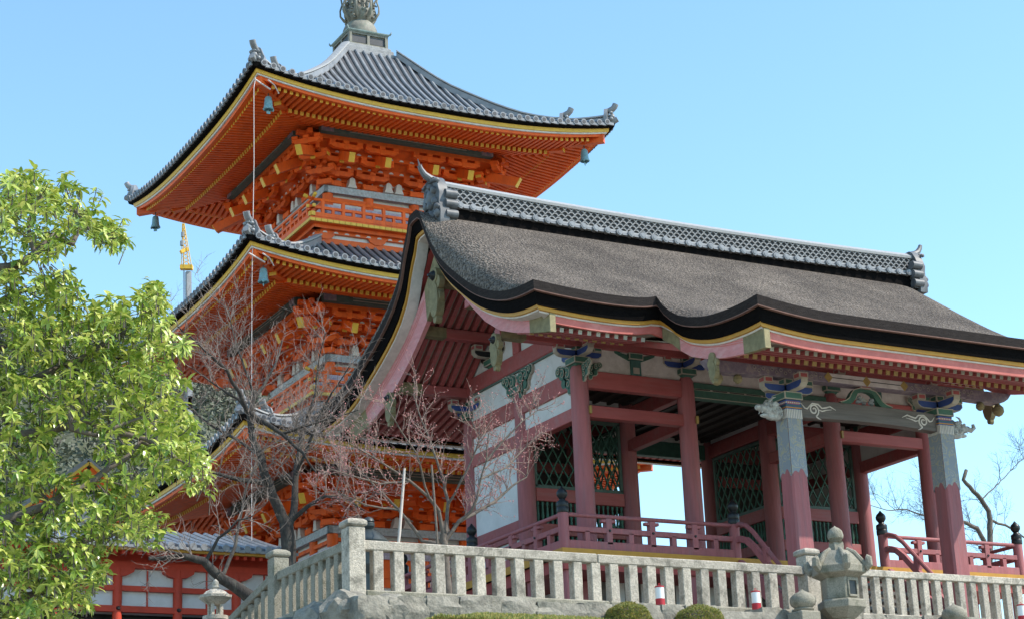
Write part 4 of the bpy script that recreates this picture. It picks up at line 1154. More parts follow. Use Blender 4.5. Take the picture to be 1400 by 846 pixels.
    mb.build('upper_boards', M['vermd'], pag)
    mb = MB(); mb.box(-W+.02, W-.02, -W+.02, W-.02, zf-.3, zfl-.02); wall = mb.build('wall', M['white'], pag)
    mb = MB()
    for q in range(4): mb.beam(pp3(q, -W-.18, W+.12, 21.59+dz), pp3(q, W+.18, W+.12, 21.59+dz), .12, .205)
    mb.build('frieze', M['frieze'], pag)
    mb = MB()
    for q in range(4): mb.beam(pp3(q, -W-.165, W+.125, 20.98+dz), pp3(q, W+.165, W+.125, 20.98+dz), .08, .26)
    mb.build('painted_band', M['lilac'], pag)
    mb = Many()
    for q in range(4):
        for u in (-W, -.72, .72):
            c = Vector(pp3(q, u, W, 0)); mb.new().lathe((c.x, c.y, 0), [(.15, zb0), (.15, 21.69+dz)], 14)
    mb.build('wall_post', M['verm'], pag, smooth=True)
    mb = Many()
    for q in range(4): mb.new().beam(pp3(q, -W, W+.02, 20.45+dz), pp3(q, W, W+.02, 20.45+dz), .1, .2); mb.new().beam(pp3(q, -W, W+.04, 21.34+dz), pp3(q, W, W+.04, 21.30+dz), .1, .10)
    mb.build('wall_rail', M['verm'], pag)
    mb = Many()
    for q in range(4): mb.new().beam(pp3(q, -.5, W+.0, 20.5+dz), pp3(q, .5, W+.0, 20.5+dz), .08, .8)
    mb.build('door', M['vermd'], wall)
    # bracket sets: stepped blocks and arms with a sloping tail on top
    def bset(corner):
        mats = [M['verm'], M['yellow']]; mb = MB(); zc = 21.70+dz
        mb.box(-.22, .22, -.22, .22, zc, zc+.16)
        root = mb.build('bracket_set', mats, pag, local=True, bevel=.01)
        k_ = 1.0
        for st in (1, 2, 3):
            o = .35*st; z = zc+.02+.27*st; mb = MB()
            mb.m = 0; mb.beam((0, .15, z), (0, -o-.06, z), .13, .16); mb.m = 1 if st == 2 else 0; mb.beam((0, -o-.06, z), (0, -o-.075, z), .132, .162)
            mb.build('projecting_arm', mats, root, local=True)
            mb = MB(); L_ = .50 if not corner else .42
            for q in (-1, 1):
                mb.m = 0; mb.prism([(0, -.07), (q*L_*.7, -.07), (q*L_, 0), (q*L_, .07), (0, .07)][::q], (0, -o+.065, z+.02), (1, 0, 0), (0, 0, 1), .13)
                mb.m = 1 if (corner and st == 2) else 0; mb.box(min(q*L_, q*(L_+.012)), max(q*L_, q*(L_+.012)), -o-.06, -o+.06, z-.0, z+.09)
            mb.m = 0
            for a in (-L_+.08, 0, L_-.08): mb.box(a-.085, a+.085, -o-.085, -o+.085, z+.09, z+.18)
            mb.build('lateral_arm', mats, root, local=True)
        mb = MB(); mb.m = 0; a, b = Vector((0, -.5, 22.53+dz)), Vector((0, -1.48, 22.08+dz)); mb.beam(a, b, .17, .26); d = (b-a).normalized()
        mb.m = 1; mb.beam(b, b+d*.015, .175, .275)
        mb.build('tail_rafter', mats, root, local=True)
        return root
    def put(root, loc, rz, first, sc_=(1, 1, 1)):
        if first: root.location = loc; root.rotation_euler = (0, 0, rz); root.scale = sc_; return
        c = root.copy(); COL.objects.link(c); c.parent = pag; c.location = loc; c.rotation_euler = (0, 0, rz); c.scale = sc_
        for g in kids(root): d = g.copy(); COL.objects.link(d); d.parent = c
    rot = [0, math.pi/2, math.pi, -math.pi/2]
    b0 = bset(False); first = True
    for q in range(4):
        for u in (-1.85, -.74, .74, 1.85):
            x, y, _ = pp3(q, u, W, 0); put(b0, (x, y, -PB), rot[q], first); first = False
    b1 = bset(True); first = True
    for q in range(4):
        sx, sy = ((-1, -1), (1, -1), (1, 1), (-1, 1))[q]
        put(b1, (sx*W, sy*W, -PB), [-math.pi/4, math.pi/4, math.pi*.75, -math.pi*.75][q], first, (1, 1.38, 1)); first = False
    # continuous lateral beams and white spots between them
    mb = MB(); ms = Many()
    for q in range(4):
        out = Vector(pp3(q, 0, 1, 0)); lat = Vector(pp3(q, 1, 0, 0))
        for st in (0, 1, 2, 3):
            o = W+.35*st; z = 21.70+dz+.27*st+.26
            mb.beam(pp3(q, -o-.3, o, z), pp3(q, o+.3, o, z), .12, .13)
            for k in range(-6, 7) if st < 3 else ():
                ms.new().prism([(.07*math.cos(t), .055*math.sin(t)) for t in [math.pi*i/8 for i in range(9)]], pp3(q, k*.33+(.16 if st % 2 else 0), o+.062, z-.03), lat, (0, 0, 1), .014)
            if st < 3:     # sloping boards between the steps
                a0, b0_ = Vector(pp3(q, -o, o+.02, z+.05)), Vector(pp3(q, o, o+.02, z+.05)); o2 = o+.30
                a1, b1_ = Vector(pp3(q, -o2, o2, z+.24)), Vector(pp3(q, o2, o2, z+.24))
                mb.add([a0, b0_, b1_, a1], [(0, 1, 2, 3)])
        for row in range(3):
            z = 21.93+dz+row*.20
            k = -int(1.9/.31)
            while k*.31 < 1.95:
                u = k*.31+(.155 if row % 2 else 0); c = Vector(pp3(q, u, W+.005, z))
                poly = [(.075*math.cos(t), .06*math.sin(t)) for t in [math.pi*i/8 for i in range(9)]]
                ms.new().prism(poly, c, lat, (0, 0, 1), .03); k += 1
        for u in (-1.3, 0, 1.3):
            c = Vector(pp3(q, u, W+.02, 21.70+dz))
            for w_ in ((-.16, .16) if u == 0 else (0,)): 
                poly = [(-.14, 0), (.14, 0), (.10, .1), (.075, .27), (0, .31), (-.075, .27), (-.10, .1)]; ms.new().prism([(a+w_, b) for a, b in poly], c, lat, (0, 0, 1), .22)
    mb.build('bracket_tie_beams', M['verm'], pag); ms.build('white_plaster_spot', M['white'], pag, cap=33, rz=PYAW, org=(PCX_, PCY_, 0))
    if name_i == 0: 
        mb = MB(); mb.box(-3.3, 3.3, -3.3, 3.3, PB, 8.0); mb.build('stone_base', M['stone'], pag); return
    # waist below the balcony
    mb = MB(); mb.box(-2.45, 2.45, -2.45, 2.45, 19.6+dz, 20.24+dz); mb.build('waist_wall', M['white'], pag)
    mb = MB(); ms = Many()
    for q in range(4):
        mb.beam(pp3(q, -2.52, 2.48, 19.93+dz-.06), pp3(q, 2.52, 2.48, 19.93+dz-.06), .1, .16)
        mb.beam(pp3(q, -2.55, 2.50, 20.13+dz), pp3(q, 2.55, 2.50, 20.13+dz), .1, .10)
        mb.beam(pp3(q, -2.7, 2.58, 20.22+dz), pp3(q, 2.7, 2.58, 20.22+dz), .22, .10)
        lat = Vector(pp3(q, 1, 0, 0))
        for u in (-2.3, -.72, .72, 2.3):
            c = Vector(pp3(q, u, 2.50, 20.03+dz)); mb.prism([(-.3, .06), (-.22, -.05), (-.08, -.12), (.08, -.12), (.22, -.05), (.3, .06)], c, lat, (0, 0, 1), .06)
        for k in range(-7, 8):
            c = Vector(pp3(q, k*.33, 2.545, 20.10+dz)); ms.new().prism([(.07*math.cos(t), .05*math.sin(t)) for t in [math.pi*i/8 for i in range(9)]], c, lat, (0, 0, 1), .012)
    mb.build('waist_rails', M['verm'], pag); ms.build('white_waist_spot', M['white'], pag, cap=16, rz=PYAW, org=(PCX_, PCY_, 0))
    # balcony
    mb = MB(); mb.box(-2.86, 2.86, -2.86, 2.86, 20.36+dz, 20.42+dz); fl = mb.build('balcony_floor', M['verm'], pag)
    mb = MB()
    for q in range(4):
        for k in range(-16, 17): c = Vector(pp3(q, k*.176, 2.87, 20.32+dz)); l = Vector(pp3(q, 1, 0, 0)); mb.beam(c-l*.082, c+l*.082, .05, .085)
    mb.build('ochre_joist_ends', M['yellow'], fl)
    mb = MB(); mb.box(-2.84, 2.84, -2.84, 2.84, 20.27+dz, 20.36+dz); mb.build('balcony_joists', M['vermd'], fl)
    mb = MB(); me = Many()
    for q in range(4):
        rr = 2.78
        mb.tube([pp3(q, -rr-.22, rr, 21.02+dz), pp3(q, -rr, rr, 20.95+dz), pp3(q, rr, rr, 20.95+dz), pp3(q, rr+.22, rr, 21.02+dz)], .045, 8)
        mb.beam(pp3(q, -rr-.14, rr, 20.72+dz), pp3(q, rr+.14, rr, 20.72+dz), .07, .075)
        mb.beam(pp3(q, -rr-.08, rr, 20.50+dz), pp3(q, rr+.08, rr, 20.50+dz), .10, .12)
        for s_ in (-1, 1):
            me.new().tube([pp3(q, s_*(rr+.14), rr, 20.99+dz), pp3(q, s_*(rr+.25), rr, 21.03+dz)], .052, 8)
            me.new().beam(pp3(q, s_*(rr+.10), rr, 20.72+dz), pp3(q, s_*(rr+.16), rr, 20.72+dz), .08, .085)
            me.new().beam(pp3(q, s_*(rr+.0), rr+.004, 20.50+dz), pp3(q, s_*(rr+.1), rr+.004, 20.50+dz), .11, .125)
        for k in range(-4, 5):
            u = k*rr/4.5; l = pp3(q, 1, 0, 0); mb.beam(pp3(q, u, rr, 20.42+dz), pp3(q, u, rr, 20.92+dz), .09, .09, l)
            if k < 4: mb.beam(pp3(q, u+rr/9, rr, 20.42+dz), pp3(q, u+rr/9, rr, 20.70+dz), .08, .08, l)
    br = mb.build('balustrade', M['verm'], pag, smooth=True, angle=30); me.build('ochre_rail_end', M['yellow'], br)
storey(0, 5.40, True, 2); storey(-4.959, 5.668, False, 1); storey(-9.740, 5.957, False, 0)

# spire
mb = MB(); mb.box(-1.02, 1.02, -1.02, 1.02, 26.45, 26.78); mb.box(-.93, .93, -.93, .93, 26.78, 26.93); mb.box(-.86, .86, -.86, .86, 26.93, 27.03)
sp_ = mb.build('spire_base_tile', M['tile2'], pag, bevel=.02)
mb = MB(); mb.m = 0; mb.box(-.70, .70, -.70, .70, 27.03, 27.46)
for q in range(4):
    for a, b, z0, z1 in ((-.78, .78, 27.03, 27.10), (-.78, .78, 27.40, 27.46), (-.78, -.68, 27.1, 27.4), (-.05, .05, 27.1, 27.4), (.68, .78, 27.1, 27.4)):
        p, q_ = Vector(pp3(q, a, .71, (z0+z1)/2)), Vector(pp3(q, b, .71, (z0+z1)/2)); mb.beam(p, q_, .1, z1-z0)
mb.m = 2
for q in range(4):
    for a, b in ((-.66, -.07), (.07, .66)): mb.beam(pp3(q, a, .705, 27.25), pp3(q, b, .705, 27.25), .03, .24)
mb.m = 1
mb.add([(x, y, z) for z, h in ((27.46, .78), (27.49, .83), (27.52, .84)) for x, y in ((-h, -h), (h, -h), (h, h), (-h, h))], [(i*4+k, i*4+(k+1) % 4, (i+1)*4+(k+1) % 4, (i+1)*4+k) for i in range(2) for k in range(4)]+[(8, 9, 10, 11), (3, 2, 1, 0)])
for sx in (-1, 1):
    for sy in (-1, 1): mb.tube([(sx*.82, sy*.82, 27.50), (sx*.86, sy*.86, 27.54), (sx*.87, sy*.87, 27.60)], [.04, .03, .012], 6)
mb.build('dew_basin', [M['oldbronze'], M['cornice'], M['tiled']], sp_)
mb = MB(); mb.lathe((0, 0, 27.55), [(.66, 0), (.66, .10), (.64, .24), (.56, .40), (.42, .52), (.3, .56)], 28); mb.build('inverted_bowl', M['oldbronze'], sp_, smooth=True)
mb = MB(); mb.lathe((0, 0, 28.02), [(.30, 0), (.44, .06), (.50, .16), (.56, .34), (.54, .42), (.40, .46), (.34, .62), (.38, .8), (.3, .95), (.16, 1.0), (.16, 1.4)], 24)
for lay, (n, r, h, z, w) in enumerate(((8, .48, .95, 28.12, .085), (8, .34, 1.15, 28.25, .07))):
    for k in range(n):
        a = 2*math.pi*(k+.5*lay)/n+.2; ca, sa = math.cos(a), math.sin(a)
        pts = [(r*ca*f, r*sa*f, z+h*g) for f, g in ((.9, 0), (1.22, .08), (1.5, .25), (1.52, .45), (1.36, .66), (1.42, .85), (1.62, 1.0))]
        t = Vector((-sa, ca, 0)); vs = []
        for (p, ww) in zip(pts, (w*.8, w, w*.9, w*.6, w*.5, w*.8, w*.3)): vs += [Vector(p)-t*ww, Vector(p)+Vector((ca, sa, 0))*.03, Vector(p)+t*ww]
        mb.add(vs, [(i*3+j, i*3+j+1, (i+1)*3+j+1, (i+1)*3+j) for i in range(6) for j in range(2)]); mb.tube(pts, [.045, .05, .04, .035, .035, .035, .025], 6)
        mb.tube([(r*ca*1.35, r*sa*1.35, z+h*.5), (r*ca*1.0, r*sa*1.0, z+h*.62), (r*ca*1.05, r*sa*1.05, z+h*.8)], [.03, .028, .015], 5)
rnd = random.Random(2)
for k in range(70):
    a = rnd.uniform(0, 6.28); z = rnd.uniform(28.2, 28.75); mb.blob((.53*math.cos(a), .53*math.sin(a), z-.1), (.07, .07, .05), 1, .2, rnd)
mb.build('lotus_flower', M['oldbronze'], sp_, smooth=True, angle=60)
mb = MB(); mb.tube([(0, 0, 28.6), (0, 0, 37.2)], [.1, .06], 12)
for k in range(9):
    z = 29.6+k*.55; r = .62-.03*k
    mb.tube([(r*math.cos(2*math.pi*i/24), r*math.sin(2*math.pi*i/24), z) for i in range(25)], .05, 6)
    mb.lathe((0, 0, z), [(.14, -.08), (.14, .08)], 12)
    for i in range(4): a = i*math.pi/2; mb.tube([(0, 0, z), (r*math.cos(a), r*math.sin(a), z)], .03, 6)
mb.lathe((0, 0, 35.4), [(.08, 0), (.25, .15), (.3, .35), (.2, .6), (.06, .7)], 14); mb.lathe((0, 0, 36.5), [(.06, 0), (.22, .15), (.24, .3), (.1, .5), (.01, .8)], 14)
mb.build('spire_rings', M['oldbronze'], sp_, smooth=True)

sp_.scale = (.83, .83, 1)
def pw(x, y, z):
    c, s = math.cos(PYAW), math.sin(PYAW); return (PCX_+x*c-y*s, PCY_+x*s+y*c, z)
# wind bells hanging under the eave corners
bells = [((-4.85, -4.85, 22.80), 'verdigris wind bell under the top roof corner nearest the camera'),
         ((4.85, -4.85, 22.78), 'verdigris wind bell under the right tip of the top roof'),
         ((-4.85, 4.85, 22.78), 'dark wind bell under the far left tip of the top roof'),
         ((-5.10, -5.10, 17.86), 'verdigris wind bell under the middle roof corner, above the bare tree')]
proto = None
for (p, lab) in bells:
    w = pw(*p)
    if proto is None:
        proto = thing('wind_bell', lab, 'wind bell', w, 'wind bells of the pagoda')
        mb = MB(); mb.lathe(w, [(.10, .02), (.13, -.03), (.145, -.15), (.16, -.28), (.20, -.38), (.17, -.40), (.12, -.2), (.02, -.05)], 14)
        for sg in (-1, 1): mb.blob((w[0]+sg*.17, w[1], w[2]-.39), (.05, .05, .05), 1)
        mb.build('bell', M['bronze'], proto, smooth=True)
        mb = MB(); mb.tube([(w[0], w[1], w[2]), (w[0], w[1], w[2]+.22)], .022, 6); mb.build('hanger', M['bronzed'], proto)
        mb = MB(); mb.tube([(w[0], w[1], w[2]-.05), (w[0], w[1], w[2]-.44)], .012, 5); mb.box(w[0]-.07, w[0]+.07, w[1]-.01, w[1]+.01, w[2]-.52, w[2]-.43); mb.build('clapper', M['bronze'], proto)
    else: dup(proto, w, .7*len(lab), lab)
for o in bpy.data.objects:
    if o.name.startswith('wind_bell'): o.scale = (.74, .74, .9)
# pale cord tied to the near corner
mb = MB(); cpts = [pw(-5.42, -5.42, 23.05), pw(-5.50, -5.50, 22.7), pw(-5.50, -5.50, 20.6), pw(-5.55, -5.55, 18.9), pw(-5.60, -5.60, 17.2), pw(-5.62, -5.62, 14.2), pw(-5.62, -5.62, 9.0)]
mb.tube(cpts, .009, 6); tag(mb.build('cord', M['cord']), 'thin pale cord hanging down from the near roof corner past the lower roofs', 'cord')
for dz, s in ((0, 5.4), (-4.959, 5.668)):
    mb = MB(); c = pw(-s-.05, -s-.05, 22.98+dz); e_ = pw(-s+.45, -s+.15, 22.86+dz)
    mb.tube([c, e_], .022, 8); mb.tube([pw(-s+.3, -s-.1, 23.0+dz), pw(-s+.55, -s+.1, 22.98+dz), pw(-s+.75, -s+.3, 22.85+dz)], .018, 6)
    tag(mb.build('cord_bracket', M['cord']), 'short pale bracket arm under the near corner of the %s roof' % ('top' if dz == 0 else 'middle'), 'bracket', 'cord brackets on the pagoda')

# ---------------------------------------------------------------- helpers for planting: a point of the place seen at (px, py) of the 1400 x 846 photo at world depth Y
F_ = 2645.704
CAMP = Vector((-19.8079, -32.5593, 1.6))
def at(px, py, Y):
    d = fw + rt2*((px-700)/F_) - up2*((py-423)/F_)
    return CAMP + d*((Y-CAMP.y)/d.y)

# ---------------------------------------------------------------- stone fences
def cap_post(name, x, y, w, z0, z1, parent, m):
    mb = MB(); mb.box(x-w/2, x+w/2, y-w/2, y+w/2, z0, z1-.13)
    o = mb.build(name, M[m], parent, bevel=.012)
    mb = MB(); a, b = w*.40, w*.60
    mb.add([(x+sx*h, y+sy*h, z) for h, z in ((a, z1-.13), (b, z1-.10), (b, z1-.04), (w*.42, z1-.005), (.02, z1+.02)) for sx, sy in ((-1, -1), (1, -1), (1, 1), (-1, 1))],
           [(i*4+k, i*4+(k+1) % 4, (i+1)*4+(k+1) % 4, (i+1)*4+k) for i in range(4) for k in range(4)]+[(3, 2, 1, 0), (16, 17, 18, 19)])
    mb.build('post_cap', M[m], o, bevel=.012)
    return o
YF = -7.0
rnd = random.Random(21)
f1 = thing('stone_fence', 'weathered granite fence with square balusters, between the corner post and the big stone lantern', 'stone fence', (-4.2, YF, 6.1))
cap_post('corner_post', -8.26, YF, .27, 6.10, 7.33, f1, 'stone')
cap_post('end_post', -.02, YF, .27, 6.10, 7.32, f1, 'stone')
mb = MB(); mb.box(-8.13, -4.15, YF-.085, YF+.085, 6.875, 7.02); mb.box(-4.14, -.15, YF-.085, YF+.085, 6.872, 7.017); mb.build('top_rail', M['stone'], f1, bevel=.015)
mb = MB(); mb.box(-8.13, -4.0, YF-.15, YF+.15, 6.12, 6.28); mb.box(-3.99, -.15, YF-.15, YF+.15, 6.115, 6.275); mb.build('base_curb', M['stoned'], f1, bevel=.02)
x = -7.895
while x < -.25:
    w = .168+rnd.uniform(-.006, .006); t = rnd.uniform(-.006, .006)
    mb = MB(); mb.beam((x, YF+rnd.uniform(-.008, .008), 6.27), (x+t*1.6, YF, 6.885), w, .15, (0, 1, 0)); mb.build('baluster', M['stone'], f1, bevel=.012); x += .338
f2 = thing('stone_fence', 'pale granite fence with slimmer close-set balusters, right of the big stone lantern', 'stone fence', (6.5, YF, 6.1))
mb = MB(); mb.box(.13, 14, YF-.075, YF+.075, 6.91, 7.03); mb.build('top_rail', M['stone'], f2, bevel=.012)
mb = MB(); mb.box(.13, 14, YF-.13, YF+.13, 6.10, 6.275); mb.build('base_curb', M['stone'], f2, bevel=.02)
x = .30
while x < 13.8:
    mb = MB(); mb.box(x-.066, x+.066, YF-.06, YF+.06, 6.27, 6.915); mb.build('baluster', M['stone'], f2, bevel=.01); x += .266
f3 = thing('stone_fence', 'darker granite stair fence running back and down to the left from the corner post', 'stone fence', (-8.3, -3.0, 5.8))
cap_post('end_post', -8.3, -4.2, .26, 6.2, 7.38, f3, 'stoned')
mb = MB(); mb.box(-8.38, -8.22, -6.86, -4.33, 6.875, 7.02); mb.build('top_rail', M['stoned'], f3, bevel=.015)
mb = MB(); mb.box(-8.44, -8.16, -6.86, -4.05, 6.05, 6.27); mb.build('base_curb', M['stoned'], f3, bevel=.02)
mb = MB(); mb.beam((-8.3, -4.08, 6.97), (-8.3, 2.6, 5.55), .16, .14); mb.build('sloping_rail', M['stoned'], f3, bevel=.015)
mb = MB(); mb.beam((-8.3, -4.08, 6.22), (-8.3, 2.6, 4.80), .26, .2); mb.build('sloping_curb', M['stoned'], f3, bevel=.02)
y = -6.6
while y < 2.4:
    dz = 0 if y < -4.1 else -(y+4.08)*.2126
    if not (-4.4 < y < -4.0):
        mb = MB(); mb.box(-8.37, -8.23, y-.075, y+.075, 6.26+dz, 6.89+dz); mb.build('baluster', M['stoned'], f3, bevel=.012)
    y += .29

# rough stones of the low retaining wall under the fence
wl = thing('retaining_wall', 'low retaining wall of rough mossy stones under the granite fence', 'stone wall', (2, -7.4, 5.6))
rnd = random.Random(7)
x = -8.55
while x < 12.5:
    w = rnd.uniform(.35, .85); h = rnd.uniform(.36, .46); mb = MB(); nx, nz, ny = 7, 5, 4
    import bmesh
    bm = bmesh.new(); bmesh.ops.create_cube(bm, size=1.0); bmesh.ops.subdivide_edges(bm, edges=bm.edges[:], cuts=4, use_grid_fill=True)
    vs = []
    for v in bm.verts:
        p = v.co.copy(); q = p.normalized()*.62; p = p*.72+q*.28
        k = 1+rnd.uniform(-.07, .07)
        vs.append((x+w/2+p.x*w*k*1.02, -7.40+p.y*.75*k, 5.72+h/2+p.z*h*1.05*k))
    mb.add(vs, [tuple(v.index for v in f.verts) for f in bm.faces]); bm.free()
    mb.build('boulder', M['rock'], wl, smooth=True, angle=28); x += w-.02
for (cx, cy, cz, a, b, c) in ((-8.42, -7.12, 5.92, .40, .42, .34), (-8.55, -6.3, 5.85, .35, .5, .35), (-8.6, -5.3, 5.8, .36, .5, .34), (-7.9, -7.45, 5.88, .42, .35, .30)):
    mb = MB(); mb.blob((cx, cy, cz), (a, b, c), 3, .11, rnd); mb.build('boulder', M['rock'], wl, smooth=True, angle=30)
mb = MB(); mb.box(-8.5, 12.5, -7.72, -7.1, 5.6, 6.06); mb.build('wall_core', M['rock'], wl)

# ---------------------------------------------------------------- stone lantern, post knobs, small lights, shrubs
ln = thing('stone_lantern', 'big hexagonal stone lantern with curled roof corners in front of the fence', 'stone lantern', (-.18, -8.0, 5.7))
LX, LY = -.18, -8.0
def hexl(mb, prof, a0=R(8)): mb.lathe((LX, LY, 0), prof, 6, a0)
mb = MB(); mb.lathe((LX, LY, 0), [(.24, 5.66), (.22, 5.9), (.21, 6.05)], 20); mb.build('shaft', M['stoned'], ln, smooth=True)
mb = MB(); hexl(mb, [(.28, 6.0), (.40, 6.08), (.50, 6.16), (.505, 6.27), (.46, 6.29)]); mb.build('middle_platform', M['stoned'], ln, bevel=.012)
mb = MB(); hexl(mb, [(.36, 6.28), (.38, 6.32), (.385, 6.62), (.37, 6.66)])
fb = mb.build('fire_box', M['stoned'], ln, bevel=.012)
for k in (4, 1):
    mb = MB(); a = R(8)+math.pi/3*(k+.5); n_ = Vector((math.cos(a), math.sin(a), 0)); t_ = Vector((-n_.y, n_.x, 0)); c = Vector((LX, LY, 6.47))+n_*.333
    mb.prism([(-.10, -.11), (.10, -.11), (.10, .11), (-.10, .11)], c, t_, (0, 0, 1), .006)
    mb.build('fire_box_opening', M['black'], fb)
    mb = MB(); c = Vector((LX, LY, 6.47))+n_*.345
    for p, q in (((-.12, -.13), (.12, -.13)), ((-.12, .13), (.12, .13)), ((-.12, -.13), (-.12, .13)), ((.12, -.13), (.12, .13))):
        mb.beam(c+t_*p[0]+Vector((0, 0, p[1])), c+t_*q[0]+Vector((0, 0, q[1])), .035, .035)
    mb.build('opening_frame', M['stoned'], fb, bevel=.006)
mb = MB(); hexl(mb, [(.36, 6.63), (.52, 6.69), (.575, 6.71), (.58, 6.83), (.53, 6.85), (.45, 6.93), (.36, 7.02), (.26, 7.09), (.17, 7.10)])
rf = mb.build('roof', M['stoned'], ln, bevel=.012)
mb = MB()
for k in range(6):
    a = R(8)+math.pi/3*k; ca, sa = math.cos(a), math.sin(a)
    P = lambda r, z: (LX+r*ca, LY+r*sa, z)
    mb.tube([P(.2, 7.11), P(.36, 7.04), P(.46, 6.93), P(.54, 6.83), P(.59, 6.80), P(.635, 6.84), P(.635, 6.92), P(.59, 6.94)], [.04, .045, .05, .065, .085, .085, .08, .06], 8)
mb.build('roof_ribs', M['stoned'], rf, smooth=True)
mb = MB(); mb.lathe((LX, LY, 0), [(.15, 7.09), (.155, 7.18), (.15, 7.23)], 4, R(40)); mb.lathe((LX, LY, 0), [(.10, 7.22), (.15, 7.25), (.10, 7.26), (.155, 7.30), (.165, 7.35), (.145, 7.42), (.09, 7.465), (.03, 7.49), (.008, 7.51)], 20)
mb.build('jewel_finial', M['stoned'], ln, smooth=True)
ln.scale = (.79, .79, 1)

for k, (x, y, zt, lab) in enumerate(((-.95, -8.0, 6.435, 'onion topped stone post just left of the big stone lantern'), (2.15, -8.0, 6.33, 'onion topped stone post in front of the pale fence on the right'))):
    if k == 0:
        op = thing('onion_post', lab, 'stone post', (x, y, zt-.75), 'onion topped stone posts')
        mb = MB(); mb.lathe((x, y, zt), [(.12, -.36), (.2, -.34), (.22, -.31), (.17, -.29), (.245, -.24), (.268, -.18), (.25, -.12), (.17, -.06), (.07, -.025), (.02, 0), (.004, .02)], 24); mb.build('onion_cap', M['stoned'], op, smooth=True, angle=50)
        mb = MB(); mb.box(x-.24, x+.24, y-.24, y+.24, zt-.75, zt-.35); mb.build('shaft', M['stoned'], op, bevel=.02); op.scale = (.79, .79, 1)
    else: dup(op, (x, y, zt-.75), .3, lab)
pl = None
for x, lab in ((-3.31, 'red and white path light at the fence foot between the two round shrubs'), (-1.49, 'red and white path light at the fence foot left of the stone lantern'), (4.12, 'red and white path light at the right edge of the view')):
    y = -7.5
    if pl is None:
        pl = thing('path_light', lab, 'path light', (x, y, 6.08), 'red and white path lights')
        mb = MB(); mb.lathe((x, y, 0), [(.092, 6.06), (.092, 6.28)], 18); mb.build('base', M['lred'], pl, smooth=True)
        mb = MB(); mb.lathe((x, y, 0), [(.088, 6.28), (.088, 6.455)], 18); mb.build('shade', M['lwhite'], pl, smooth=True)
        mb = MB(); mb.lathe((x, y, 0), [(.094, 6.455), (.094, 6.475), (.04, 6.485)], 18); mb.tube([(x-.02, y, 6.48), (x-.015, y, 6.52), (x+.015, y, 6.52), (x+.02, y, 6.48)], .006, 5)
        mb.build('lid', M['lred'], pl, smooth=True); pl.scale = (.80, .80, 1)
    else: dup(pl, (x, y, 6.08), 0, lab)
def leafcard(mb, p, d, n, L_, w, fold=.25):
    d = Vector(d).normalized(); n = Vector(n); s_ = d.cross(n)
    if s_.length < 1e-4: s_ = d.orthogonal()
    s_.normalize(); n = s_.cross(d)
    p = Vector(p); m1 = p+d*L_*.38-n*0; q1 = p+d*L_*.75-n*L_*.07; tip = p+d*L_-n*L_*.18
    mb.add([p, m1+s_*w*.5+n*w*fold, m1, m1-s_*w*.5+n*w*fold, q1+s_*w*.38+n*w*fold*.7, q1, q1-s_*w*.38+n*w*fold*.7, tip],
           [(0, 2, 1), (0, 3, 2), (1, 2, 5, 4), (2, 3, 6, 5), (4, 5, 7), (5, 6, 7)])
for x, r, zt, lab in ((-4.235, .345, 6.09, 'small clipped round shrub at the fence foot, left of the first path light'), (-2.95, .39, 6.10, 'wider clipped round shrub at the fence foot, between the two path lights')):
    sh = thing('clipped_shrub', lab, 'shrub', (x, -8.0, 5.7), 'clipped round shrubs'); rnd = random.Random(int(x*100))
    mb = MB()
    for k in range(5200):
        a = rnd.uniform(0, 6.283); ph = math.acos(rnd.uniform(-.1, 1)); rr = r*(1-.13*rnd.random()**2)*(1+.04*math.sin(5*a)+.03*math.sin(9*ph))
        n_ = Vector((math.sin(ph)*math.cos(a), math.sin(ph)*math.sin(a), math.cos(ph)*.82)); c = Vector((x, -8.0, zt-r*.82))+n_*rr
        d = (n_+Vector((rnd.uniform(-.8, .8), rnd.uniform(-.8, .8), rnd.uniform(-.4, .9)))); leafcard(mb, c, d, n_, rnd.uniform(.02, .04), .016)
    mb.build('leaves', M['shrub'], sh)
    mb = MB(); mb.blob((x, -8.0, zt-r*.82), (r*.86, r*.86, r*.72), 3); mb.tube([(x, -8, 5.6), (x, -8, 6.0)], .04, 6); mb.build('branches', M['barkg'], sh)
# mossy bank of ground cover below the wall
mb = MB(); rnd = random.Random(31)
for k in range(15000):
    x = rnd.uniform(-8.1, -4.6); y = rnd.uniform(-9.4, -7.9); t = sstep(-8.1, -7.0, x)*(1-sstep(-5.4, -4.6, x))
    z = 5.54+.17*t*max(0, 1-((y+8.5)/.75)**2)
    leafcard(mb, (x, y, z), (rnd.uniform(-.8, .8), rnd.uniform(-.8, .8), 1), (0, -1, 0), rnd.uniform(.03, .075), .02)
g = mb.build('moss_bank', M['shrub']); g['kind'] = 'stuff'

# small stone lantern low on the left
sl = thing('stone_lantern', 'small pale stone lantern low on the left in front of the white walled corridor', 'stone lantern', (-8.9, -3.0, 4.9))
x, y = -8.9, -3.0
mb = MB(); mb.lathe((x, y, 0), [(.2, 4.9), (.16, 5.1), (.12, 5.4), (.12, 6.3), (.2, 6.38), (.26, 6.44), (.26, 6.50), (.2, 6.51)], 12); mb.build('shaft', M['stone'], sl, smooth=True)
mb = MB(); 
for k in range(4): a = math.pi/4+k*math.pi/2; mb.box(x+.13*math.cos(a)-.03, x+.13*math.cos(a)+.03, y+.13*math.sin(a)-.03, y+.13*math.sin(a)+.03, 6.5, 6.69)
mb.build('fire_box', M['stone'], sl)
mb = MB(); mb.lathe((x, y, 0), [(.14, 6.68), (.22, 6.72), (.335, 6.79), (.34, 6.83), (.28, 6.84), (.22, 6.89), (.12, 6.93), (.06, 6.94)], 8, R(10)); mb.build('roof', M['stone'], sl)
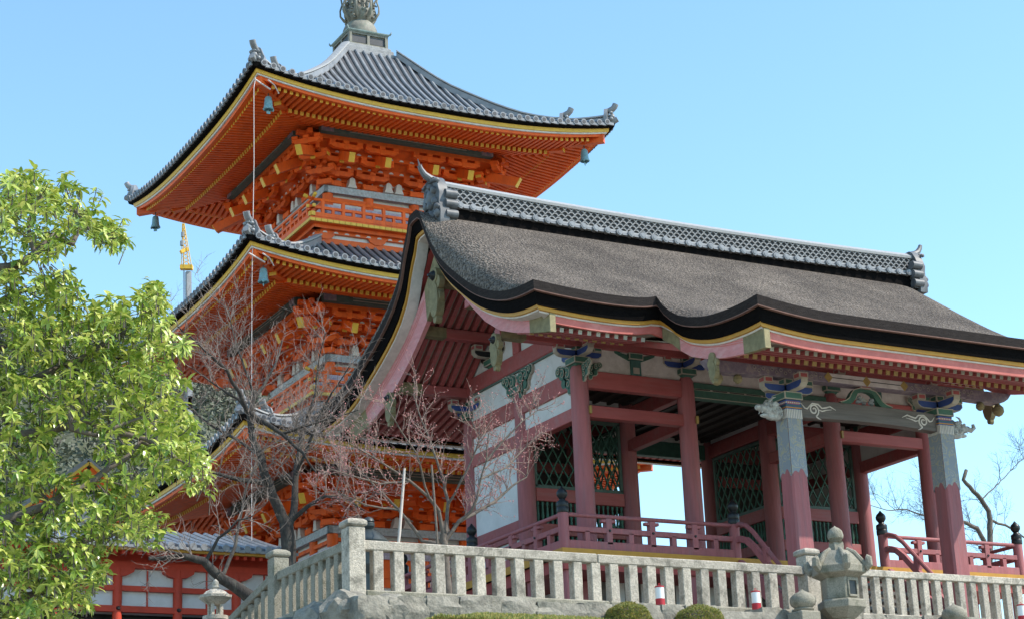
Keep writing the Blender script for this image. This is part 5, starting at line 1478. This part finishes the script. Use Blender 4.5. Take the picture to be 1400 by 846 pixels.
mb = MB(); mb.lathe((x, y, 0), [(.05, 6.93), (.085, 6.96), (.06, 6.99), (.07, 7.02), (.06, 7.06), (.01, 7.10)], 12); mb.build('jewel_finial', M['stone'], sl, smooth=True); sl.scale = (.8, .8, 1)

# bronze lantern behind the corner post
bl = thing('bronze_lantern', 'dark bronze lantern with a round knob, behind the stone corner post', 'bronze lantern', (-5.68, -2.0, 6.22))
x, y = -5.70, -2.0
mb = MB(); mb.lathe((x, y, 0), [(.3, 6.2), (.28, 6.4), (.1, 6.5), (.09, 7.5), (.22, 7.6), (.24, 7.66)], 16); mb.build('pedestal', M['bronzed'], bl, smooth=True)
mb = MB(); mb.lathe((x, y, 0), [(.2, 7.66), (.21, 8.02), (.2, 8.05)], 8); mb.build('fire_box', M['bronzed'], bl)
mb = MB(); mb.lathe((x, y, 0), [(.22, 8.04), (.42, 8.02), (.43, 8.06), (.34, 8.14), (.22, 8.22), (.12, 8.27), (.1, 8.28)], 24); mb.build('roof', M['bronzed'], bl, smooth=True)
mb = MB(); mb.lathe((x, y, 0), [(.07, 8.27), (.085, 8.30), (.125, 8.34), (.13, 8.39), (.11, 8.41), (.13, 8.43), (.10, 8.48), (.04, 8.51)], 18); mb.build('knob', M['bronzed'], bl, smooth=True); bl.scale = (.82, .82, 1)

# ---------------------------------------------------------------- white walled corridor low on the left, with tiled roof
YB = 7.0
cb = thing('corridor', 'low white walled corridor with vermilion posts and a grey tiled roof, behind the leafy tree', 'building', (-8.0, YB+1.2, 5.72))
mb = MB(); mb.box(-16, -3.95, YB+.05, YB+2.6, 8.2, 9.2); mb.build('wall', M['white'], cb)
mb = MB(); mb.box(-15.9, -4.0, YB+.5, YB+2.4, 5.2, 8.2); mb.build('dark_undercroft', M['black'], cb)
for k in range(9):
    x = -4.74-.0-1.327*(k-0); mb = MB(); mb.lathe((x, YB, 0), [(.1, 5.7), (.1, 9.1)], 14); 
    mb.m = 0; mb.prism([(-.36, 9.12), (-.33, 9.02), (-.2, 8.95), (-.1, 8.93), (.1, 8.93), (.2, 8.95), (.33, 9.02), (.36, 9.12)], (x, YB+.09, 0), (1, 0, 0), (0, 0, 1), .18)
    o = mb.build('post', M['deepred'], cb, smooth=True, angle=30)
    mb = MB(); mb.tube([(x, YB-.09, 8.24), (x, YB-.14, 8.24)], [.05, .03], 10); mb.build('nail_cover', M['black'], o, smooth=True)
mb = MB(); mb.box(-16, -4.0, YB-.06, YB+.04, 8.62, 8.73); mb.box(-16, -4.0, YB-.07, YB+.05, 8.17, 8.30); mb.box(-16, -3.9, YB-.08, YB+.06, 9.10, 9.24)
for k in range(9): x = -4.74+.66-1.327*k; mb.box(x-.012, x+.012, YB+.0, YB+.06, 8.3, 9.1)
mb.build('wall_rails', M['deepred'], cb)
mb = MB(); mb.box(-16, -3.95, YB+.02, YB+.12, 9.22, 9.72); mb.build('frieze_board', M['deepred'], cb)
def r2(y): t = (y-(YB-.75))/2.6; return 9.47+t*.80+.10*(t*t-t)
mb = MB(); ys = [YB-.75+2.6*i/8 for i in range(9)]
mb.add([(x, y, r2(y)) for y in ys for x in (-16.5, -3.6)]+[(x, 2*(YB+1.85)-y, r2(y)) for y in ys for x in (-16.5, -3.6)], [(2*i, 2*i+1, 2*i+3, 2*i+2) for i in range(8)]+[(18+2*i, 18+2*i+2, 18+2*i+3, 18+2*i+1) for i in range(8)])
cr = mb.build('tiled_roof', M['tiled'], cb, smooth=True)
mb = MB(); me = Many(); x = -16.3
while x < -3.6:
    mb.tube([(x, y, r2(y)+.03) for y in ys], .065, 7); me.new().tube([(x, ys[0]-.02, r2(ys[0])+.02), (x, ys[0]-.06, r2(ys[0])+.02)], .078, 10)
    mb.beam((x+.04, ys[0]-.02, r2(ys[0])-.03), (x+.20, ys[0]-.02, r2(ys[0])-.03), .06, .06); x += .245
mb.build('roof_tile_rows', M['tile'], cr, smooth=True); me.build('round_eave_tile', M['tile'], cr, smooth=True)
mb = MB(); mb.box(-16.5, -3.6, YB+1.78, YB+1.92, 10.20, 10.30); mb.build('ridge', M['tile'], cr, bevel=.04)
mb = MB(); mb.box(-16.4, -3.7, YB-.74, YB-.62, 9.36, 9.44); mb.build('ochre_eave_strip', M['ochre'], cr)
mb = MB(); mb.add([(-16.4, YB-.70, 9.37), (-3.7, YB-.70, 9.37), (-3.7, YB+.2, 9.62), (-16.4, YB+.2, 9.62)], [(0, 1, 2, 3)])
x = -16.3
while x < -3.7: mb.beam((x, YB-.66, 9.32), (x, YB+.2, 9.55), .07, .08); x += .18
mb.build('eave_rafters', M['deepred'], cr)
cb.location = (-7.1, 11.29, 6.03); cb.scale = (1.0758, 1.0758, 1.0758)
# gabled hall further left and back
YH = 26
ap = at(121, 634, YH)
hl = thing('gabled_hall', 'hall with a red gable edged in ochre, glimpsed through the leafy tree on the left', 'building', (ap.x, YH+4, 5.72))
mb = MB(); mb.prism([(-5.5, 5.7), (5.5, 5.7), (5.5, ap.z-4.0), (0, ap.z-.7), (-5.5, ap.z-4.0)], (ap.x, YH+8, 0), (1, 0, 0), (0, 0, 1), 7.6); mb.build('wall', M['whitepaint'], hl)
mb = MB(); me = MB(); mr = MB()
for s_ in (-1, 1):
    pts = [(s_*7*(k/8), ap.z-4.1*(k/8)-.5*math.sin(math.pi*k/8)) for k in range(9)]
    for a, b in zip(pts[:-1], pts[1:]):
        mb.beam((ap.x+a[0], YH, a[1]-.22), (ap.x+b[0], YH, b[1]-.22), .12, .42); me.beam((ap.x+a[0], YH-.05, a[1]+.02), (ap.x+b[0], YH-.05, b[1]+.02), .14, .09)
        mr.beam((ap.x+a[0], YH+4.3, a[1]+.14), (ap.x+b[0], YH+4.3, b[1]+.14), 8.6, .16)
mb.build('bargeboard', M['vermd'], hl); me.build('ochre_edge', M['yellow'], hl); mr.build('roof', M['tile'], hl)

# ---------------------------------------------------------------- trees
class Tree:
    def __init__(s, seed): s.r = random.Random(seed); s.w = MB(); s.t = MB(); s.b = MB(); s.nt = 0
    def limb(s, pts, r0, r1, n=8, wob=.0):
        out = []
        for i in range(len(pts)-1):
            a, b = Vector(pts[i]), Vector(pts[i+1]); m = max(2, int((b-a).length/.18))
            for k in range(m): out.append(a.lerp(b, k/m)+Vector((s.r.gauss(0, wob), s.r.gauss(0, wob), s.r.gauss(0, wob))))
        out.append(Vector(pts[-1])); N_ = len(out)
        s.w.tube(out, [r0+(r1-r0)*i/(N_-1) for i in range(N_)], n)
        return out
    def twig(s, p, d, L_, r, lvl, up=.25, bud=0.0, spread=.8, buds_r=.012):
        rr = s.r; d = Vector(d).normalized(); p = Vector(p); n = max(3, int(L_/.07)); pts = [p]; dirs = [d]
        for k in range(n):
            d = (d+Vector((rr.gauss(0, .16), rr.gauss(0, .16), rr.gauss(0, .16)+up*.16))).normalized()
            pts.append(pts[-1]+d*L_/n); dirs.append(d)
        (s.w if r > .014 else s.t).tube(pts, [r*(1-.75*i/n) for i in range(n+1)], 5 if r > .008 else 3, cap=False)
        s.nt += 1
        if bud > 0:
            for i in range(1, n+1):
                if rr.random() < bud:
                    q = Vector((rr.uniform(-1, 1), rr.uniform(-1, 1), rr.uniform(-.5, 1))).normalized(); c = pts[i]+q*.012
                    h = buds_r*rr.uniform(.6, 1.25); e = q*h*1.6; o = q.orthogonal().normalized()*h*.6; o2 = q.cross(o)
                    s.b.add([c-e*.5, c+o, c+o2, c-o, c-o2, c+e], [(0, 2, 1), (0, 3, 2), (0, 4, 3), (0, 1, 4), (5, 1, 2), (5, 2, 3), (5, 3, 4), (5, 4, 1)])
        if lvl > 0:
            m = max(2, int(L_/(.10 if lvl < 2 else .13)))
            for k in range(m):
                i = rr.randint(max(1, n//6), n); dd = dirs[i]; o = dd.orthogonal().normalized(); o = Matrix.Rotation(rr.uniform(0, 6.283), 3, dd) @ o
                s.twig(pts[i], dd*rr.uniform(.5, 1)+o*spread+Vector((0, 0, up*.5)), L_*rr.uniform(.35, .62), r*.58, lvl-1, up, bud, spread, buds_r)
    def along(s, pts, n, L_, r, lvl, i0=.2, up=.3, bud=0, spread=.9, buds_r=.012):
        for k in range(n):
            i = s.r.randint(int(len(pts)*i0), len(pts)-1); d = (pts[min(i+1, len(pts)-1)]-pts[max(0, i-1)]).normalized()
            o = Matrix.Rotation(s.r.uniform(0, 6.283), 3, d) @ d.orthogonal().normalized()
            s.twig(pts[i], d*.6+o*.9+Vector((0, 0, up)), L_*s.r.uniform(.6, 1.25), r, lvl, up, bud, spread, buds_r)
    def done(s, root, mw, mt, mbud=None):
        s.w.build('trunk', M[mw], root, smooth=True, angle=80); s.t.build('twigs', M[mt], root)
        if mbud and s.b.v: s.b.build('buds', M[mbud], root)
def P3(L_, Y): return [at(px, py, Y+(q[0] if q else 0)) for px, py, *q in L_]
# big bare plum behind the fence
Y0 = 1.0
T = Tree(12)
root = thing('bare_tree', 'large bare tree with dark forked trunk and dense pale twigs, in front of the pagoda', 'tree', tuple(at(393, 800, Y0)), 'bare trees')
tr = T.limb(P3([(391, 830), (393, 790), (394, 745), (391, 715)], Y0), .17, .13, 10, .012)
s1 = T.limb(P3([(391, 716), (381, 695), (372, 676), (362, 647), (356, 622), (345, 600), (341, 565)], Y0), .11, .06, 9, .008)
s2 = T.limb(P3([(392, 720), (402, 703), (403, 668, .2), (405, 636, .4), (412, 600, .6), (425, 560, .8)], Y0), .085, .03, 8, .008)
L = [T.limb(P3([(341, 566), (326, 535, -.2), (309, 506, -.4), (289, 486, -.6), (243, 446, -.9)], Y0), .045, .012, 7, .008),
     T.limb(P3([(341, 563), (326, 546, .2), (289, 522, .4), (262, 502, .6)], Y0), .035, .01, 7, .008),
     T.limb(P3([(341, 566), (347, 545, .1), (360, 528, .3), (379, 493, .5), (386, 466, .6)], Y0), .05, .014, 7, .008),
     T.limb(P3([(341, 564), (360, 576, -.2), (386, 592, -.4), (413, 618, -.6), (432, 645, -.8)], Y0), .06, .014, 7, .008),
     T.limb(P3([(362, 660), (340, 657, -.2), (309, 651, -.5), (279, 641, -.8), (255, 628, -1)], Y0), .06, .014, 7, .01),
     T.limb(P3([(404, 650), (424, 600, -.3), (440, 560, -.5), (462, 525, -.8), (478, 500, -1)], Y0), .04, .01, 7, .008),
     T.limb(P3([(398, 712), (421, 692, -.3), (443, 677, -.5), (474, 681, -.8), (500, 700, -1)], Y0), .05, .012, 7, .008),
     T.limb(P3([(356, 622), (330, 605, .3), (296, 585, .5), (262, 560, .7), (235, 540, .9)], Y0), .04, .01, 7, .008),
     T.limb(P3([(412, 600, .6), (430, 540, .4), (436, 490, .2), (445, 455, 0)], Y0), .035, .01, 7, .008),
     T.limb(P3([(350, 545, .2), (330, 490, .3), (318, 450, .4), (312, 425, .5)], Y0), .03, .008, 7, .008),
     T.limb(P3([(386, 592, -.4), (440, 575, -.8), (490, 560, -1.2)], Y0), .03, .008, 7, .008)]
for l in L: T.along(l, 15, .85, .009, 2, .12, .35)
T.along(s1, 12, .8, .014, 2, .4, .2); T.along(s2, 20, .8, .014, 2, .3, .3)
T.done(root, 'bark', 'twig')
# low spreading bare tree further left
T = Tree(5); Y1 = -.5
root = thing('bare_tree', 'low crooked bare tree whose limb leans left across the corridor roof', 'tree', tuple(at(372, 850, Y1)), 'bare trees')
l0 = T.limb(P3([(378, 862), (360, 830), (331, 806), (304, 790), (279, 768), (251, 759), (204, 763)], Y1), .15, .03, 9, .012)
l1 = T.limb(P3([(304, 790), (322, 742, .3), (330, 700, .5), (338, 660, .6), (347, 640, .7)], Y1), .04, .012, 7, .008)
l2 = T.limb(P3([(279, 768), (300, 735, -.2), (325, 712, -.4), (345, 705, -.5)], Y1), .035, .01, 7, .008)
l3 = T.limb(P3([(251, 759), (230, 752, -.3), (205, 740, -.5)], Y1), .025, .008, 7, .008)
for l, n in ((l0, 12), (l1, 12), (l2, 9), (l3, 6)): T.along(l, n, .6, .011, 2, .3, .3)
T.done(root, 'bark', 'twig')
# budding plum in front of the gate
T = Tree(9); Y2 = -3.5
root = thing('budding_tree', 'slender plum with reddish twigs full of pink buds, before the gate side wall', 'tree', tuple(at(608, 800, Y2)))
T.limb(P3([(614, 830), (610, 790), (608, 745), (606, 730)], Y2), .085, .06, 9, .006)
L = [[(606, 742), (628, 712, -.1), (643, 700, -.2), (652, 681, -.3), (657, 654, -.3), (665, 629, -.4), (668, 592, -.5)],
     [(628, 712, -.1), (646, 703, .1), (677, 685, .2), (701, 663, .3), (720, 651, .3), (724, 622, .4)],
     [(608, 738), (600, 697), (585, 678, -.2), (560, 657, -.3), (523, 632, -.5), (477, 605, -.7)],
     [(600, 745), (578, 738, .2), (545, 697, .4), (501, 651, .6), (461, 614, .8)],
     [(609, 740), (612, 685, .2), (606, 654, .3), (597, 629, .4), (572, 561, .5), (566, 540, .5)],
     [(612, 690), (640, 640, -.3), (655, 600, -.4), (640, 560, -.5)],
     [(585, 678, -.2), (570, 620, -.5), (540, 575, -.7), (525, 550, -.8)],
     [(560, 657, -.3), (520, 660, -.5), (480, 650, -.6), (450, 640, -.7)],
     [(665, 629, -.4), (690, 600, -.5), (715, 575, -.6), (735, 560, -.6)],
     [(657, 654, -.3), (690, 640, 0), (720, 610, .2), (740, 590, .3)],
     [(545, 697, .4), (500, 690, .2), (460, 670, 0)]]
for i, l in enumerate(L):
    pts = T.limb(P3(l, Y2), .038 if i < 5 else .022, .008, 7, .006)
    T.along(pts, 13, .50, .010, 2, .25, .35, bud=.5, buds_r=.016)
    for k in range(4):
        T.twig(pts[-1-T.r.randint(0, len(pts)//2)], (T.r.uniform(-.3, .3), T.r.uniform(-.3, .3), 1), T.r.uniform(.4, .75), .009, 1, .4, .5, .6, .016)
T.done(root, 'barkg', 'budtwig', 'bud')
# bleached props of the plums
pr = None
for (a, b, lab, r_) in (((537, 812), (553, 640), 'pale leaning wooden prop pole left of the budding plum', .026), ((601, 812), (590, 635), 'greyer upright wooden prop pole beside the budding plum trunk', .022)):
    p, q = at(*a, -4.2), at(*b, -4.0); mb = MB(); mb.tube([p+(q-p)*-.12, p, (p+q)/2+Vector((.02, 0, 0)), q], [r_, r_, r_*.95, r_*.85], 10)
    tag(mb.build('prop_pole', M['birch'] if r_ > .025 else M['barkg'], smooth=True), lab, 'pole', 'prop poles of the plum trees')
# trees behind the gate on the right
T = Tree(17); Y3 = 16
root = thing('bare_tree', 'bare tree with a thick pruned trunk behind the railing on the right', 'tree', tuple(at(1353, 830, Y3)), 'bare trees')
t0 = T.limb(P3([(1352, 900), (1353, 743), (1353.5, 711), (1352, 698), (1342, 683), (1326, 665), (1317, 655), (1321, 642)], Y3), .16, .06, 9, .01)
t1 = T.limb(P3([(1352, 760), (1345, 738, -.2), (1336, 721, -.3), (1317, 713, -.5), (1290, 712, -.6)], Y3), .10, .03, 8, .01)
t2 = T.limb(P3([(1354, 711), (1379, 719, .2), (1398, 733, .3), (1430, 745, .4)], Y3), .05, .02, 7, .01)
t3 = T.limb(P3([(1317, 713, -.5), (1263, 704, -.8), (1240, 696, -.9), (1213, 697, -1), (1190, 690, -1)], Y3), .04, .012, 7, .01)
t4 = T.limb(P3([(1342, 683), (1365, 660, .3), (1385, 640, .5), (1410, 615, .7)], Y3), .025, .008, 6, .01)
for l, n in ((t0, 10), (t1, 9), (t2, 7), (t3, 14), (t4, 7)): T.along(l, n, 1.15, .011, 2, .3, .4)
T.done(root, 'barkg', 'bark')

# leafy evergreen in the left foreground
root = thing('leafy_tree', 'leafy evergreen with bright yellow-green drooping leaves filling the left foreground', 'tree', tuple(at(-70, 1100, -13.5)))
T = Tree(77); YE = -13.5
blobs = [(28, 258, 42, 26, 26), (78, 268, 34, 24, 18), (20, 305, 44, 30, 24), (70, 318, 48, 22, 14), (118, 306, 36, 20, 18), (152, 322, 26, 16, 12), (40, 345, 46, 16, 8),
         (30, 395, 48, 30, 26), (80, 392, 30, 24, 18), (40, 440, 62, 36, 40), (105, 440, 40, 34, 26), (150, 425, 26, 22, 14), (205, 402, 20, 18, 12), (212, 432, 22, 26, 18), (170, 462, 46, 36, 30),
         (235, 470, 22, 16, 12), (60, 495, 80, 40, 52), (150, 510, 60, 36, 36), (215, 520, 40, 30, 22), (40, 555, 66, 40, 42), (130, 560, 56, 30, 24), (205, 560, 44, 28, 24), (245, 585, 26, 24, 16),
         (230, 625, 40, 26, 24), (268, 640, 18, 30, 14), (175, 610, 40, 24, 14), (30, 620, 50, 40, 32), (50, 680, 66, 40, 44), (130, 675, 50, 26, 26), (180, 668, 34, 24, 16), (160, 715, 40, 24, 20),
         (205, 722, 22, 22, 10), (90, 735, 66, 34, 36), (30, 745, 46, 44, 34), (110, 778, 38, 28, 22), (40, 805, 60, 40, 40), (95, 815, 30, 30, 14), (20, 850, 60, 30, 30)]
mbl = MB(); rnd = random.Random(99)
def pxl(px, py, Y): return at(px, py, Y)
limbs = [P3([(-70, 1000), (-60, 800), (-50, 600), (-40, 450), (-30, 330), (-10, 250)], YE),
         P3([(-35, 370), (10, 366), (45, 352), (75, 322, .2), (98, 335, .3), (110, 312, .4), (160, 318, .5)], YE-.5), P3([(45, 352), (40, 300), (60, 262)], YE-.5),
         P3([(-48, 560), (40, 520), (110, 490), (190, 440), (208, 405)], YE), P3([(-48, 600), (60, 590, -.4), (120, 575, -.5), (200, 600, -.6), (262, 640, -.7)], YE),
         P3([(90, 555), (100, 585), (135, 595), (165, 580), (230, 560)], YE-.8), P3([(-55, 720), (40, 700), (100, 670), (150, 640), (190, 605), (230, 620)], YE-.5),
         P3([(-58, 800), (60, 770), (110, 740), (190, 720)], YE-.3), P3([(-60, 860), (20, 820), (80, 800), (120, 780)], YE+.2), P3([(-45, 480), (40, 470), (100, 450), (150, 430)], YE+.5),
         P3([(-40, 430), (20, 400), (80, 390)], YE+.3), P3([(190, 440), (225, 455), (248, 475)], YE), P3([(130, 330), (90, 270)], YE-.5)]
rad = [(.16, .07), (.06, .012), (.025, .008), (.06, .012), (.06, .012), (.035, .01), (.06, .012), (.05, .012), (.05, .012), (.045, .01), (.04, .01), (.015, .006), (.012, .006)]
allp = []
for l, (a, b) in zip(limbs, rad): allp += T.limb(l, a, b, 8, .012)
allp = allp[::2]
def whorl(c, axis, n, sz):
    axis = Vector(axis).normalized(); o0 = axis.orthogonal().normalized()
    for k in range(n):
        o = Matrix.Rotation(6.283*k/n+rnd.uniform(-.4, .4), 3, axis) @ o0
        el = rnd.uniform(-.15, .75); d = o*1.0+axis*el+Vector((0, 0, -rnd.uniform(.1, .75)))
        leafcard(mbl, Vector(c)+axis*rnd.uniform(-.05, .03), d, axis*.8+Vector((0, 0, .5))+o*.2, sz*rnd.uniform(.65, 1.25), sz*rnd.uniform(.33, .44), .16)
for (px, py, rx, ry, n) in blobs:
    for k in range(int(n*2.05)):
        a = rnd.uniform(0, 6.283); q = math.sqrt(rnd.random()); dY = rnd.gauss(0, .75)
        c = pxl(px+q*rx*math.cos(a), py+q*ry*math.sin(a), YE+dY-.1)
        ax = Vector((rnd.uniform(-.7, .7), rnd.uniform(-.9, .5), rnd.uniform(.3, 1.1)))
        whorl(c, ax, rnd.randint(7, 11), .116)
        q_ = min(allp, key=lambda w_: (w_-c).length_squared); v_ = q_-c; b = c+v_.normalized()*min(v_.length, .22) if v_.length < .55 else c+Vector((0, 0, -.12)); T.t.tube([b, (b+c)/2+Vector((0, 0, -.02)), c], [.007, .006, .004], 4, cap=False)
# loose sprigs against the sky
for (px, py) in ((100, 262), (132, 258), (128, 272), (140, 268), (175, 330), (168, 300), (205, 384), (252, 474), (286, 650), (288, 668), (14, 236), (90, 236), (52, 232), (222, 700), (228, 722), (246, 560)):
    c = pxl(px, py, YE+rnd.uniform(-.4, .4)); whorl(c, (rnd.uniform(-.4, .4), -.2, 1), 7, .115); b = c+Vector((rnd.uniform(-.15, .0), 0, -.28)); T.t.tube([b, (b+c)/2, c], [.006, .005, .004], 4, cap=False)
mbl.build('foliage', M['leaf'], root)
T.done(root, 'barkg', 'barkg')

# ---------------------------------------------------------------- far: wooded hill and piling rig
mb = MB(); rnd = random.Random(1)
cols = 120; rows = 26
hx = lambda px: (548 if px < -200 else 470+(px+200)*.055 if px < 200 else 492+(px-200)*.42 if px < 330 else 546+(px-330)*.75)
vs = []
import mathutils
for j in range(rows):
    for i in range(cols):
        px = -600+1400*i/(cols-1); top = at(px, min(900, hx(px)), 190); base = at(px, 1000, 120); t = j/(rows-1)
        p = base.lerp(top, t); p.z = 4+(top.z-4)*math.sin(t*math.pi/2)
        n_ = mathutils.noise.noise(p*.09)*3.2+mathutils.noise.noise(p*.3)*1.6+mathutils.noise.noise(p*.8)*.7
        vs.append(p+Vector((n_*.3, -n_*.5, n_*(.25+.75*t))))
o_ = len(vs)
for i in range(cols):
    px = -600+1400*i/(cols-1); p = at(px, min(900, hx(px)), 190); vs.append(Vector((p.x+20, 330, 4)))
mb.add(vs, [(j*cols+i, j*cols+i+1, (j+1)*cols+i+1, (j+1)*cols+i) for j in range(rows) for i in range(cols-1)])
hl_ = struct(mb, 'hills', M['hill'], smooth=True, angle=60)
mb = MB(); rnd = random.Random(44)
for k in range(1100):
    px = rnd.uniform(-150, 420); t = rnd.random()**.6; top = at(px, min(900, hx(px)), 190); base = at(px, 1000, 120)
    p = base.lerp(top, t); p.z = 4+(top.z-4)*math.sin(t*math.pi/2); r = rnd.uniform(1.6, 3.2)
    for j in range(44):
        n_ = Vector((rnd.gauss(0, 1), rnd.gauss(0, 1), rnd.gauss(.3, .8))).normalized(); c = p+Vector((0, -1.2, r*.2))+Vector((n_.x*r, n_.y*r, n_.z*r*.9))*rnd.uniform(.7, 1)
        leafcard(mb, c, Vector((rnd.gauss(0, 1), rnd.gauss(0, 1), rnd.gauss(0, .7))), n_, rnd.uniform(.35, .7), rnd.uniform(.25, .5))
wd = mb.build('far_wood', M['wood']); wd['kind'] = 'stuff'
YC = 95
cr = thing('piling_rig', 'yellow lattice mast of a construction rig standing far behind the pagoda roofs', 'construction rig', tuple(at(260, 700, YC)))
a, b, c = at(250.5, 306, YC), at(255, 366, YC), at(259, 560, YC); u = rt2
mb = MB()
for k in range(12):
    p, q = a.lerp(b, k/12), a.lerp(b, (k+1)/12); w0, w1 = .05+.22*k/12, .05+.22*(k+1)/12
    for s_ in (-1, 1):
        for dy in (-1, 1):
            o0 = u*w0*s_+Vector((0, dy*w0, 0)); o1 = u*w1*s_+Vector((0, dy*w1, 0)); mb.tube([p+o0, q+o1], .035, 5)
        mb.tube([p+u*w0*s_, q-u*w1*s_], .022, 4)
mb.build('lattice_mast', M['crane'], cr)
mb = MB(); mb.beam(at(247, 345, YC), at(257, 341, YC), .3, .25); mb.build('sheave_head', M['crane'], cr)
mb = MB(); mb.beam(b-u*.45, b+u*.45, .5, .3); mb.build('crosshead', M['crane'], cr)
mb = MB(); mb.beam(at(257.5, 372, YC), c, .36, .36); mb.tube([at(250, 318, YC), at(250, 324, YC)], .14, 8); mb.tube([at(249, 330, YC), at(249, 336, YC)], .16, 8); mb.build('leader', M['steel'], cr)
mb = MB()
for dx in (-5, -3.5): mb.tube([at(252+dx*.3, 312, YC), at(256+dx, 400, YC), at(257+dx, 560, YC)], .025, 4)
mb.build('cables', M['steel'], cr)
mb = MB(); g0 = at(262, 1000, YC); mb.beam((c.x, c.y, c.z+1), (c.x, c.y, 6), .36, .36); mb.build('lower_mast', M['steel'], cr)
mb = MB(); mb.box(c.x-2.2, c.x+2.2, c.y-1, c.y+4, 5.9, 8.4); mb.build('rig_body', M['crane'], cr)

for o in bpy.data.objects:
    if '_base' in o: del o['_base']
